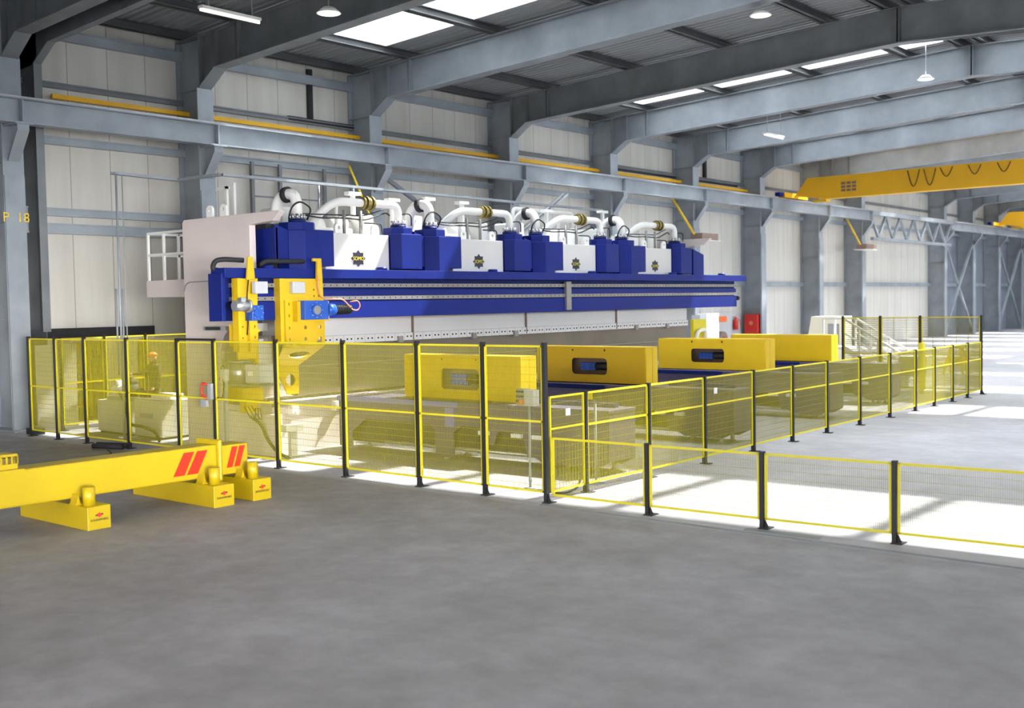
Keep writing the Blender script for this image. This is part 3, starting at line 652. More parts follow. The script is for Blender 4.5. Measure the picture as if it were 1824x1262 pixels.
# balcony behind the press
bc = thing('service_balcony', 'small white-railed service balcony on the rear left of the press', 'balcony', (-20.8, 14.0, 3.06))
MB().box(-21.85, 13.6, 3.06, -19.5, 15.2, 3.42).build('platform', 'pale', bc)
m = MB()
for (a, b) in [((-21.8, 13.64), (-19.55, 13.64)), ((-21.8, 13.64), (-21.8, 15.16)), ((-21.8, 15.16), (-19.55, 15.16))]:
    for z in (3.98, 4.45): m.bar((a[0], a[1], z), (b[0], b[1], z), 0.05)
for (x, yv) in [(-21.8, 13.64), (-21.2, 13.64), (-20.4, 13.64), (-21.8, 14.4), (-21.8, 15.16), (-21.1, 15.16), (-20.3, 15.16)]: m.box(x-0.025, yv-0.025, 3.42, x+0.025, yv+0.025, 4.46)
m.build('railing', 'white', bc)

# ---------------------------------------------------------------- carriages hanging on the blue beam
def motor(root, x, y, z, L, r, mbody='motor_blue'):
    g = MB().box(x-0.1, y, z-r, x+0.12, y+L*0.42, z+r).cyl((x+0.12, y+L*0.2, z), (x+0.15, y+L*0.2, z), r*0.62, 20).build('gearbox', mbody, root, bevel=0.012)
    b = MB()
    for j in range(8):
        t = 2*math.pi*j/8; b.cyl((x+0.12, y+L*0.2+r*0.78*math.cos(t), z+r*0.78*math.sin(t)), (x+0.14, y+L*0.2+r*0.78*math.cos(t), z+r*0.78*math.sin(t)), 0.01, 6)
    b.build('screws', 'steel', g)
    return g
a1 = thing('lifting_carriage', 'narrow yellow carriage with silver motor at the left end of the blue beam', 'carriage', (-16.7, 12.4, 2.8))
holed('mast', [(12.18, 1.86), (12.62, 1.86), (12.62, 2.3), (12.66, 3.33), (12.18, 3.33)], [circ(12.56, 2.25, 0.03, 10), circ(12.56, 2.45, 0.03, 10), circ(12.3, 2.45, 0.02, 8), circ(12.3, 2.25, 0.02, 8)], (-16.70, 0, 0), (0, 1, 0), (0, 0, 1), 0.05, 'yellow', a1)
MB().box(-16.78, 12.16, 2.0, -16.6, 12.22, 3.33).box(-16.78, 12.4, 2.0, -16.6, 12.44, 2.9).box(-16.9, 12.18, 2.35, -16.62, 12.64, 2.4).box(-16.95, 12.2, 2.1, -16.72, 12.6, 2.5).build('mast_rib', 'yellow', a1)
MB().prism([(-16.64, 12.36, 3.3), (-16.64, 12.54, 3.3), (-16.64, 12.5, 3.72), (-16.64, 12.4, 3.72)], (0.06, 0, 0)).build('hook_bracket', 'yellow', a1, bevel=0.01)
MB().box(-16.6, 12.46, 3.05, -16.48, 12.74, 3.27).build('junction_box', 'grey_box', a1, bevel=0.01)
g = MB().cyl((-16.5, 12.0, 2.83), (-16.5, 12.28, 2.83), 0.095, 20).cyl((-16.5, 12.28, 2.83), (-16.5, 12.32, 2.83), 0.12, 20).box(-16.55, 12.12, 2.9, -16.45, 12.22, 2.98); g.build('motor', 'steel', a1)
motor(a1, -16.58, 12.36, 2.7, 0.62, 0.14)
MB().tube([(-16.6, 12.4, 3.3), (-16.58, 12.34, 3.0), (-16.58, 12.36, 2.6), (-16.6, 12.34, 2.3)], 0.012, 6, 0.1).build('cable', 'rubber', a1)
MB().tube([(-16.75, 12.42, 3.66), (-16.9, 12.1, 3.68), (-17.0, 11.98, 3.66), (-17.0, 11.9, 3.5), (-17.0, 12.3, 3.46)], 0.045, 8, 0.1).build('cable_chain', 'rubber', a1)
sh = MB().box(-17.75, 12.35, 1.36, -16.3, 12.85, 1.385); sh.build('tray_shelf', 'steel', a1)
dr = MB().cyl((-17.28, 12.6, 1.385), (-17.28, 12.6, 1.78), 0.26, 28); d_ = dr.build('drum', 'steel', a1)
MB().cyl((-17.28, 12.6, 1.78), (-17.28, 12.6, 1.81), 0.275, 28).build('drum_lid', 'rail', d_)
bx = MB().box(-16.8, 12.42, 1.42, -16.38, 12.75, 1.76).build('control_box', 'grey_box', a1, bevel=0.01)
MB().box(-16.72, 12.412, 1.55, -16.58, 12.42, 1.63).build('rating_label', 'lamp_white', bx)
MB().box(-17.45, 12.9, 1.0, -17.1, 12.96, 2.4).build('rear_mast', 'yellow', a1)
MB().box(-17.45, 12.5, 1.05, -17.0, 12.96, 1.3).box(-17.1, 12.5, 0.85, -16.9, 12.75, 1.1).build('gripper', 'yellow', a1)
hk = MB()
for j in range(3): hk.tube([(-16.7, 12.3+j*0.08, 1.0), (-16.6, 12.35+j*0.09, 0.8), (-16.65, 12.5+j*0.08, 0.7), (-16.7, 12.55+j*0.05, 0.95)], 0.01, 6, 0.1)
hk.build('gripper_cables', 'rubber', a1)

a2 = thing('manipulator_arm', 'broad yellow arm with holed lower plate and blue gear motor on the blue beam', 'carriage', (-16.7, 13.6, 2.8))
holes = [circ(13.32, z, 0.036, 12) for z in (2.85, 2.63, 2.4, 2.18)]+[circ(13.72, z, 0.036, 12) for z in (2.4, 2.18)]+[circ(14.08, z, 0.036, 12) for z in (2.4, 2.18)]+[circ(13.35, 2.11, 0.07, 14, 0.035), circ(14.06, 2.12, 0.07, 14, 0.035), circ(13.95, 3.12, 0.02, 8), circ(14.07, 3.12, 0.02, 8), circ(13.95, 3.0, 0.02, 8), circ(14.07, 3.0, 0.02, 8)]
holed('arm_plate', [(13.2, 2.05), (14.2, 2.05), (14.2, 2.5), (14.17, 3.33), (13.2, 3.33)], holes, (-16.66, 0, 0), (0, 1, 0), (0, 0, 1), 0.04, 'yellow', a2)
MB().box(-16.8, 13.12, 2.1, -16.62, 13.2, 3.33).box(-16.64, 13.2, 2.1, -16.58, 13.28, 2.92).build('arm_flange', 'yellow', a2)
# bent middle plate with slot, then lower plate with round hole
o3 = Vector((-16.66, 13.2, 2.05)); dvec = Vector((-0.5, 0.05, -0.42)); L3 = dvec.length
holed('bent_plate', [(0, 0), (1.0, 0), (0.64, L3), (0.08, L3)], [[(0.5+0.26*math.cos(t)*1.0, 0.26+0.1*math.sin(t)) for t in [2*math.pi*i/20 for i in range(20)]]], o3, (0, 1, 0), dvec.normalized(), 0.03, 'yellow', a2)
holed('lower_plate', [(13.33, 1.66), (13.92, 1.66), (13.90, 1.1), (13.63, 1.1)], [circ(13.71, 1.38, 0.115, 24)], (-17.12, 0, 0), (0, 1, 0), (0, 0, 1), 0.03, 'yellow', a2)
MB().prism([(-16.63, 13.98, 3.3), (-16.63, 14.12, 3.3), (-16.63, 14.1, 3.72), (-16.63, 13.9, 3.72), (-16.63, 13.9, 3.66), (-16.63, 14.0, 3.66)], (0.06, 0, 0)).build('hook_bracket', 'yellow', a2, bevel=0.008)
MB().box(-16.64, 13.36, 3.05, -16.54, 13.66, 3.27).build('junction_box', 'grey_box', a2, bevel=0.01)
MB().box(-16.66, 13.42, 2.52, -16.5, 14.2, 2.9).build('motor_plinth', 'yellow', a2)
g = motor(a2, -16.5, 13.5, 2.73, 1.4, 0.18)
MB().cyl((-16.38, 13.78, 2.73), (-16.34, 13.78, 2.73), 0.085, 20).build('shaft_cover', 'rail', g)
MB().cyl((-16.48, 14.09, 2.73), (-16.48, 14.3, 2.73), 0.13, 20, 0.11).build('gear_adapter', 'motor_blue', a2)
mm = MB().cyl((-16.48, 14.3, 2.73), (-16.48, 14.72, 2.73), 0.085, 18)
for j in range(9): mm.cyl((-16.48, 14.34+j*0.04, 2.73), (-16.48, 14.355+j*0.04, 2.73), 0.1, 18)
mm.build('motor', 'black', a2)
MB().tube([(-16.6, 14.04, 3.7), (-16.56, 13.98, 3.2), (-16.5, 14.0, 2.95), (-16.42, 14.5, 2.93), (-16.4, 14.7, 2.72), (-16.4, 14.85, 2.7), (-16.4, 14.92, 2.8), (-16.42, 14.88, 2.9), (-16.45, 14.7, 2.88)], 0.013, 8, 0.1).build('cable', 'cable', a2)
MB().tube([(-16.75, 13.95, 3.66), (-16.85, 13.0, 3.66), (-16.9, 12.9, 3.6), (-16.95, 13.1, 3.53)], 0.045, 8, 0.1).build('cable_chain', 'rubber', a2)
ar = thing('roller_bracket', 'grey bracket with steel box under the left end of the blue beam', 'bracket', (-17.2, 12.9, 2.3))
MB().box(-17.9, 12.3, 2.38, -17.2, 12.6, 2.46).box(-17.3, 12.75, 2.35, -17.0, 13.1, 2.5).box(-17.4, 13.15, 2.1, -17.05, 13.5, 2.25).build('bracket_arm', 'steel', ar)
MB().prism([(-17.3, 12.85, 1.55), (-17.3, 13.35, 1.55), (-17.3, 13.35, 2.2), (-17.3, 13.05, 2.2)], (0.1, 0, 0)).build('hopper', 'grey_box', ar)
MB().box(-17.8, 12.28, 2.39, -17.35, 12.3, 2.45).build('roller', 'rubber', ar)

# ================================================================ SUPPORT TABLES + COVERS
TB = [(-10.15, 14.48, 15.22), (-10.4, 19.0, 19.68), (-10.65, 23.92, 24.66), (-10.85, 28.18, 28.75)]
tn = ['nearest the front fence', 'second from the front fence', 'third from the front fence', 'farthest from the front fence']
for k, (xr, y0, y1) in enumerate(TB):
    t = thing('support_table', 'long mauve-brown steel support table projecting from the press, '+tn[k], 'table', ((xr-16.6)/2, (y0+y1)/2, 0), 'support tables in front of the press')
    xl = -16.6
    MB().box(xl, y0-0.02, 1.0, xr+0.01, y1+0.02, 1.05).build('table_top', 'mauve', t, bevel=0.004)
    out = [(xl, 0.06), (xl+0.35, 0.06), (xl+0.35, 0.35), (xl+0.75, 0.62), (-14.15, 0.62), (-14.0, 0.5), (-14.0, 0.05), (-13.55, 0.05), (-13.55, 0.5), (-13.35, 0.62), (-12.95, 0.62), (-12.85, 0.33), (-12.6, 0.33), (-12.5, 0.58), (-11.95, 0.58), (-11.85, 0.2), (-11.7, 0.2), (-11.5, 0.1), (xr-0.25, 0.1), (xr, 0.22), (xr, 1.0), (xl, 1.0)]
    for (a, b) in ((y0, y0+0.04), (y1-0.04, y1)): MB().prism([(p[0], a, p[1]) for p in out], (0, b-a, 0)).build('side_panel', 'mauve', t)
    MB().box(xr-0.04, y0+0.04, 0.22, xr, y1-0.04, 1.0).build('end_panel', 'mauve', t)
    MB().box(xl+0.1, y0+0.12, 0.16, -11.0, y1-0.12, 0.98).build('underside_shade_block', 'under_shade', t)  # dark block added for the shade under the table
    MB().tube([(-15.4, y0+0.1, 0.2), (-11.4, y0+0.1, 0.2)], 0.035, 8).build('pipe', 'steel', t)
    f = MB()
    for xx in (xl+0.15, -13.8, -11.4, xr-0.35):
        for yy0 in (y0+0.1, y1-0.1): f.cyl((xx, yy0, 0), (xx, yy0, 0.12), 0.04, 10); f.cyl((xx, yy0, 0), (xx, yy0, 0.02), 0.07, 12)
    f.build('levelling_feet', 'steel', t)
    for xx in (-12.9, -12.15, -11.7): MB().box(xx, y0-0.06, 0.5, xx+0.22, y0+0.08, 0.57).build('clamp', 'lamp_white', t)
    MB().box(xl, y0-0.05, 0.95, -13.4, y0-0.02, 1.04).build('blue_rail', 'blue_lit' if k == 0 else 'blue_dark', t)  # nearest rail takes the lit copy of the blue
    if k == 0: MB().box(-13.72, y0-0.03, 0.6, -13.5, y0-0.002, 0.93).build('blue_bracket', 'blue_lit', t)
    if k < 3: MB().box(-12.1, y1-0.28, 1.05, xr-0.2, y1-0.18, 1.12).build('slide_rail', 'blue', t)
CV = [(-15.05, -12.22, 14.78, 15.22, 1.07, 1.85), (-15.38, -12.54, 19.22, 19.66, 1.07, 1.82), (-15.32, -12.35, 24.1, 24.6, 1.07, 1.81), (-15.56, -12.56, 28.3, 28.74, 1.07, 1.77)]
for k, (x0, x1, y0, y1, z0, z1) in enumerate(CV):
    t = thing('machine_cover', ['bright yellow machine cover seen through the front fence', 'yellow machine cover with motor window just right of the corner post', 'yellow machine cover with motor window beside the right end of the press', 'plain yellow machine cover, farthest and without a window'][k], 'cover', ((x0+x1)/2, (y0+y1)/2, z0), 'yellow machine covers on the support tables')
    wx0, wx1, wz0, wz1 = x0+0.95, x0+1.88, z0+0.17, z1-0.23
    r = 0.08; rr = []
    for (cx, cz, a0) in ((wx1-r, wz1-r, 0), (wx0+r, wz1-r, 90), (wx0+r, wz0+r, 180), (wx1-r, wz0+r, 270)):
        for j in range(5): a = math.radians(a0+j*22.5); rr.append((cx+r*math.cos(a), cz+r*math.sin(a)))
    hl = [rr] if k < 3 else []
    holed('front_panel', [(x0, z0), (x1, z0), (x1, z1), (x0, z1)], hl+([circ(x0+0.98, z1-0.06, 0.025, 10), circ(x0+1.82, z1-0.06, 0.025, 10)] if k < 3 else []), (0, y0, 0), (1, 0, 0), (0, 0, 1), 0.02, 'yellow', t)
    MB().box(x1-0.01, y0+0.01, z0, x1+0.01, y0+0.24, z1).box(x1-0.01, y0+0.25, z0, x1+0.01, y1, z1).build('end_panel', 'yellow', t)
    MB().box(x0-0.01, y0+0.01, z0, x0+0.01, y1, z1).box(x0, y0, z1-0.005, x1+0.01, y1, z1+0.015).box(x0, y1-0.01, z0, x1, y1+0.01, z1).build('hood', 'yellow', t)
    if k < 3:
        MB().box(x0+0.8, y0+0.2, z0+0.03, x0+2.1, y0+0.24, z1-0.05).build('backing', 'brown_box', t)
        ym = y0+0.12; xm = wx0+0.18
        g = MB().box(xm, ym-0.06, wz0+0.08, xm+0.4, ym+0.08, wz1-0.1).build('gearbox', 'motor_blue', t, bevel=0.01)
        b = MB()
        for a in (0.05, 0.15, 0.25, 0.35):
            for zz in (wz0+0.11, (wz0+wz1)/2, wz1-0.13): b.cyl((xm+a, ym-0.07, zz), (xm+a, ym-0.06, zz), 0.007, 6)
        b.build('screws', 'rail', g)
        MB().cyl((xm+0.4, ym, (wz0+wz1)/2), (wx1-0.03, ym, (wz0+wz1)/2), 0.085, 16).build('motor', 'black', t)
# pale post with curved hose at the right end of the press
t = thing('end_post', 'yellow post with a curved cream hose at the right end of the press', 'post', (-17.2, 29.3, 0))
MB().box(-17.3, 29.0, 0, -17.2, 29.75, 2.2).build('post', 'fence_yellow', t)
MB().tube([(-17.1, 29.0, 1.3), (-17.1, 29.0, 1.85), (-17.1, 29.55, 1.9), (-17.1, 29.55, 1.55)], 0.06, 10, 0.25).build('hose', 'cream', t)
t = thing('pedestal', 'small pale T-shaped pedestal on the floor behind the front fence', 'pedestal', (-16.5, 13.2, 0))
MB().box(-16.55, 13.0, 0.47, -16.4, 13.42, 0.6).build('head', 'beige', t, bevel=0.01)
MB().box(-16.52, 13.14, 0, -16.44, 13.29, 0.47).box(-16.6, 13.05, 0, -16.36, 13.38, 0.02).build('column', 'beige', t)
m = MB().tube([(-17.2, 12.8, 0.75), (-17.0, 12.9, 0.6), (-16.9, 12.95, 0.3), (-16.6, 12.95, 0.08), (-16.2, 12.9, 0.02)], 0.03, 8, 0.15)
tag(m.build('floor_hose', 'rubber'), 'thick dark hose curving down from the press end to the floor', 'hose')

# ================================================================ FENCES
def fence(name, lab, posts, heights, base, ms, joint_rail=None, mesh_v=0.024, post_w=0.07, face=1, tall_bottom=0.12, dense=False):
    """posts: list of (x, y); heights: top height; fence run in order"""
    root = thing(name, lab, 'fence', (posts[0][0], posts[0][1], 0))
    return root
def add_post(root, x, y, h, dx, dy):
    """dx, dy: unit direction along the run"""
    w2 = 0.035
    p = MB(); a = Vector((dx, dy, 0)); nrm = Vector((-dy, dx, 0))
    q = [Vector((x, y, 0))+a*sx*w2*0.75+nrm*sy*w2 for sx, sy in ((-1, -1), (1, -1), (1, 1), (-1, 1))]
    p.prism(q, (0, 0, h)); po = p.build('post', 'black', root)
    f = MB(); q = [Vector((x, y, 0))+a*(sx*0.05+0.03)+nrm*sy*0.09 for sx, sy in ((-1, -1), (1.6, -1), (1.6, 1), (-1, 1))]; f.prism(q, (0, 0, 0.012))
    c0 = Vector((x, y, 0)); f.prism([c0+a*0.02-nrm*0.004, c0+a*0.09-nrm*0.004, c0+a*0.02-nrm*0.004+Vector((0, 0, 0.14))], nrm*0.008)
    f.build('base_plate', 'rubber', po)
def add_panel(root, p, q, z0, z1, mid=None, pitch=0.023, hp=0.1, wire=0.0044, m='fence_yellow', swap=False):
    P = Vector((p[0], p[1], 0)); Q = Vector((q[0], q[1], 0)); d = (Q-P).normalized(); L = (Q-P).length; g = 0.035
    A = P+d*g; B = Q-d*g; fr = MB(); Z = Vector((0, 0, 1)); s = 0.028
    fr.bar(A+Z*(z0+s/2), B+Z*(z0+s/2), s, s); fr.bar(A+Z*(z1-s/2), B+Z*(z1-s/2), s, s)
    fr.bar(A+Z*z0+d*s/2, A+Z*z1+d*s/2, s, s, up=(d.y, -d.x, 0)); fr.bar(B+Z*z0-d*s/2, B+Z*z1-d*s/2, s, s, up=(d.y, -d.x, 0))
    if mid: fr.bar(A+Z*mid, B+Z*mid, s, s)
    pf = fr.build('panel_frame', m, root)
    ms = MB(); nrm = Vector((-d.y, d.x, 0))*0.002; n = max(2, int((B-A).length/pitch)); k = wire/2
    if swap: 
        nz = int((z1-z0)/pitch)
        for i in range(1, nz): zz = z0+(z1-z0)*i/nz; ms.bar(A+Z*zz, B+Z*zz, wire, wire)
        nv = int((B-A).length/hp)
        for i in range(1, nv): c = A+(B-A)*i/nv; ms.bar(c+Z*z0, c+Z*z1, wire, wire, up=(d.y, -d.x, 0))
    else:
        for i in range(1, n): c = A+(B-A)*i/n; ms.bar(c+Z*z0, c+Z*z1, wire, wire, up=(d.y, -d.x, 0))
        nz = max(2, int((z1-z0)/hp))
        for i in range(1, nz): zz = z0+(z1-z0)*i/nz; ms.bar(A+Z*zz+nrm*2, B+Z*zz+nrm*2, wire, wire)
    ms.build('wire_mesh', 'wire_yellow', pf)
YF = 12.1
fx = [-24.28, -23.11, -21.89, -20.25, -18.47, -17.3, -15.49, -13.75, -12.05, -10.70, -9.56]
ff = thing('guard_fence', 'tall yellow mesh guard fence with black posts across the front of the press', 'fence', (-17, YF, 0))
for i, x in enumerate(fx): add_post(ff, x, YF, 2.24, 1, 0)
for a, b in zip(fx[:-1], fx[1:]):
    if abs(a+18.47) < 0.01:
        MB().box(a, YF-0.02, 2.2, b, YF+0.02, 2.24).build('gate_lintel', 'black', ff)
        add_panel(ff, (a, YF), (b, YF), 0.13, 2.18, 1.13)
    else: add_panel(ff, (a, YF), (b, YF), 0.13, 2.2, 1.13)
side = [(-9.58, 13.06), (-9.58, 14.75), (-9.58, 16.48), (-9.62, 18.3), (-9.65, 19.95), (-9.68, 21.6), (-9.68, 23.28), (-9.72, 25.1), (-9.75, 26.8), (-9.78, 28.2), (-9.8, 29.6), (-9.83, 30.9), (-9.88, 32.2)]
sf = thing('side_guard_fence', 'waist-high yellow mesh guard fence receding along the right of the tables', 'fence', (-9.6, 22, 0))
for i, (x, y) in enumerate(side[:-1]): add_post(sf, x, y, 1.5, 0, 1)
pts = [(-9.56, 12.15)]+side
for i, (a, b) in enumerate(zip(pts[:-1], pts[1:])):
    if i == 0: add_panel(sf, a, b, 0.12, 1.48, 1.02)
    else: add_panel(sf, a, b, 0.12, 1.48, 1.0, wire=0.0044)
lf = thing('low_guard_fence', 'low yellow mesh fence with black posts running out of the picture at right', 'fence', (-6, YF+0.1, 0))
lx = [(-9.5, 12.12), (-7.93, 12.17), (-6.32, 12.24), (-4.72, 12.33), (-3.1, 12.42), (-1.5, 12.5)]
for (x, y) in lx[1:]: add_post(lf, x, y, 0.94, 1, 0)
for a, b in zip(lx[:-1], lx[1:]): add_panel(lf, a, b, 0.1, 0.92, None, wire=0.003)
rf = thing('rear_guard_fence', 'tall yellow mesh fence with black posts at the far right end of the cell', 'fence', (-11.9, 32.2, 0))
rx = [-13.93, -12.77, -11.59, -9.88]
for x in rx: add_post(rf, x, 32.25, 2.22, 1, 0)
for i, (a, b) in enumerate(zip(rx[:-1], rx[1:])): add_panel(rf, (a, 32.25), (b, 32.25), 0.1, 2.18, 1.1, swap=(i > 0), pitch=0.05 if i else 0.03, hp=0.06 if not i else 0.3, wire=0.009)
lfz = thing('left_guard_fence', 'tall yellow mesh fence behind the grey cabinets on the left', 'fence', (-24.6, 13.6, 0))
ly = [(-24.6, 13.0), (-24.75, 14.2), (-24.9, 15.4), (-24.9, 16.9)]
for (x, y) in ly: add_post(lfz, x, y, 2.2, 0, 1)
for a, b in zip(ly[:-1], ly[1:]): add_panel(lfz, a, b, 0.13, 2.16, 1.1)
bf = thing('back_guard_fence', 'tall yellow mesh panel between the left cabinets and the side plate of the press', 'fence', (-22.2, 15.6, 0))
for x in (-23.6, -22.3, -20.4): add_post(bf, x, 15.9, 2.2, 1, 0)
add_panel(bf, (-23.6, 15.9), (-22.3, 15.9), 0.13, 2.16, 1.1); add_panel(bf, (-22.3, 15.9), (-20.4, 15.9), 0.13, 2.16, 1.1)

# ================================================================ YELLOW GIRDERS AND BLOCKS (foreground left)
gd = thing('crane_girder', 'long yellow box girder with red stripes lying on yellow blocks at lower left', 'girder', (-13.75, 6.5, 0.36))
MB().box(-13.95, 1.2, 0.37, -13.55, 9.5, 0.83).build('box_section', 'girder_yellow', gd, bevel=0.02)
MB().box(-14.05, 9.46, 0.3, -13.47, 9.53, 0.9).build('end_flange', 'girder_yellow', gd, bevel=0.03)
for j in range(2):
    y0 = 8.93+j*0.22
    MB().prism([(-13.549, y0-0.02-0.16, 0.45), (-13.549, y0+0.0, 0.45), (-13.549, y0+0.17, 0.77), (-13.549, y0+0.0, 0.77)], (0.004, 0, 0)).build('red_stripe', 'stripe_red', gd)
MB().box(-14.0, 3.6, 0.8, -13.5, 6.62, 0.845).prism([(-13.55, 5.0, 0.66), (-13.55, 6.3, 0.66), (-13.55, 6.55, 0.8), (-13.55, 5.0, 0.8)], (0.03, 0, 0)).build('cover_plate', 'girder_yellow', gd)
bxx = MB().box(-13.9, 6.1, 0.845, -13.6, 6.58, 0.91).box(-13.9, 6.1, 1.0, -13.6, 6.58, 1.03)
for j in range(8): bxx.box(-13.61, 6.1+j*0.067, 0.9, -13.6, 6.12+j*0.067, 1.01)
for j in range(5): bxx.box(-13.9+j*0.07, 6.57, 0.9, -13.88+j*0.07, 6.58, 1.01)
bxx.box(-13.9, 6.1, 0.9, -13.88, 6.58, 1.0); cg = bxx.build('resistor_cage', 'girder_yellow', gd)
MB().box(-13.85, 6.14, 0.91, -13.65, 6.54, 0.98).build('coil', 'brass', cg)
g2 = thing('crane_girder', 'short yellow box girder end with red stripes beside the larger one, near the fence', 'girder', (-13.75, 9.8, 0.36))
MB().box(-13.95, 9.53, 0.37, -13.55, 10.02, 0.8).build('box_section', 'girder_yellow', g2, bevel=0.015)
for j in range(2):
    y0 = 9.74+j*0.13
    MB().prism([(-13.549, y0-0.1, 0.47), (-13.549, y0, 0.47), (-13.549, y0+0.1, 0.77), (-13.549, y0, 0.77)], (0.004, 0, 0)).build('red_stripe', 'stripe_red', g2)
def block(y0, y1, z1, x0, lab):
    t = thing('support_block', lab, 'block', (-13.8, (y0+y1)/2, 0), 'yellow support blocks under the girders')
    b = MB().box(x0, y0, 0, -13.12, y1, z1).build('block', 'girder_yellow', t, bevel=0.008)
    ym = (y0+y1)/2; zc = z1*0.62
    MB().prism([(-13.119, ym-0.05, zc), (-13.119, ym-0.0, zc+0.032), (-13.119, ym+0.05, zc), (-13.119, ym, zc-0.032)], (0.003, 0, 0)).build('red_emblem', 'red', b)
    MB().prism([(-13.1185, ym-0.055, zc+0.004), (-13.1185, ym-0.055, zc-0.01), (-13.1185, ym-0.03, zc-0.008), (-13.1185, ym-0.02, zc+0.014)], (0.003, 0, 0)).prism([(-13.1185, ym+0.055, zc+0.014), (-13.1185, ym+0.02, zc+0.02), (-13.1185, ym+0.03, zc), (-13.1185, ym+0.055, zc)], (0.003, 0, 0)).build('dark_emblem_tips', 'text_dark', b)
    text('maker_text', 'ROKANWORKS', 0.042, (-13.117, ym, zc-0.062), (0, 1, 0), (0, 0, 1), 'text_dark', b, sx=0.82)
    MB().cyl((-13.27, ym-0.05, z1), (-13.27, ym-0.05, z1+0.24), 0.078, 24).build('stop_cylinder', 'girder_yellow', t)
    w_ = MB().prism([(-13.55, ym-0.16, z1+0.005), (-13.55, ym-0.13, z1+0.13), (-13.55, ym-0.1, z1+0.005)], (0.16, 0, 0)).prism([(-13.55, ym-0.02, z1+0.005), (-13.55, ym+0.01, z1+0.13), (-13.55, ym+0.04, z1+0.005)], (0.16, 0, 0))
    w_.box(-13.55, ym-0.17, z1, -13.38, ym+0.06, z1+0.02).build('wedge', 'girder_yellow', t)
block(7.22, 7.54, 0.30, -14.9, 'yellow support block under the long girder, nearest the camera')
block(9.11, 9.45, 0.31, -15.2, 'yellow support block under the striped end of the long girder')
block(9.78, 10.1, 0.31, -15.1, 'yellow support block under the short girder end, nearest the fence')

# ================================================================ LEFT AREA
def cab(x0, x1, y0, y1, z1, lab, extra):
    t = thing('machine_cabinet', lab, 'cabinet', ((x0+x1)/2, (y0+y1)/2, 0))
    MB().box(x0, y0, 0.05, x1, y1, z1).build('body', 'beige', t, bevel=0.02); MB().box(x0+0.04, y0+0.04, 0, x1-0.04, y1-0.04, 0.05).build('plinth', 'black', t)
    extra(t); return t
def ex1(t):
    MB().box(-23.3, 13.4, 0.76, -22.3, 14.1, 0.84).build('top_plate', 'grey', t)
    MB().cyl((-22.6, 13.6, 0.84), (-22.6, 13.6, 1.12), 0.16, 16).cyl((-22.95, 13.7, 0.95), (-22.35, 13.7, 0.95), 0.09, 14).sphere((-22.6, 13.6, 1.14), 0.14).build('pump', 'rubber', t)
    MB().cyl((-23.05, 13.55, 0.84), (-23.05, 13.55, 1.2), 0.07, 14).cyl((-23.2, 13.55, 0.98), (-22.9, 13.55, 0.98), 0.1, 14).build('filter', 'lamp_white', t)
    MB().tube([(-22.7, 13.35, 0.95), (-22.3, 13.2, 0.85), (-22.1, 13.15, 0.6), (-21.9, 13.1, 0.3), (-21.4, 13.1, 0.28), (-20.9, 13.1, 0.2), (-20.6, 13.0, 0.03)], 0.035, 8, 0.15).build('hose', 'rubber', t)
def ex2(t):
    MB().box(-21.75, 13.4, 0.84, -21.1, 13.95, 0.95).build('top_plate', 'white', t)
    MB().box(-21.8, 13.3, 0.88, -21.5, 13.6, 1.02).build('pump', 'rubber', t)
    MB().box(-21.7, 13.235, 0.45, -21.2, 13.25, 0.55).build('handle_recess', 'grey', t)
cab(-23.55, -22.15, 13.3, 14.2, 0.76, 'beige machine cabinet with dark pumps on top, left one behind the fence', ex1)
cab(-21.95, -20.9, 13.25, 14.1, 0.84, 'beige machine cabinet with a hose across it, beside the press side plate', ex2)
t = thing('sliding_gate_leaf', 'pale grey sliding gate leaf at the left of the wall opening', 'gate', (XW+0.15, 13.7, 0))
MB().box(XW+0.12, 13.36, 0.0, XW+0.18, 14.25, 2.08).build('leaf', 'wall', t)
MB().box(XW+0.18, 13.42, 0.95, XW+0.22, 13.5, 1.15).build('handle', 'blue', t)
MB().prism([(XW+0.185, 13.7, 1.8), (XW+0.185, 13.9, 1.8), (XW+0.185, 13.8, 1.95)], (0.004, 0, 0)).build('warning_sign', 'fence_yellow', t)
t = thing('sliding_gate_leaf', 'pale grey sliding gate leaf behind the vertical conduits', 'gate', (XW+0.15, 15.6, 0))
MB().box(XW+0.12, 15.25, 0.0, XW+0.18, 16.1, 2.05).build('leaf', 'wall', t)
t = thing('sheet_panel', 'upright pale sheet panel leaning inside the left guard fence', 'panel', (-25.2, 13.3, 0))
MB().box(-25.3, 12.75, 0.0, -25.24, 13.75, 2.0).build('sheet', 'beige', t)
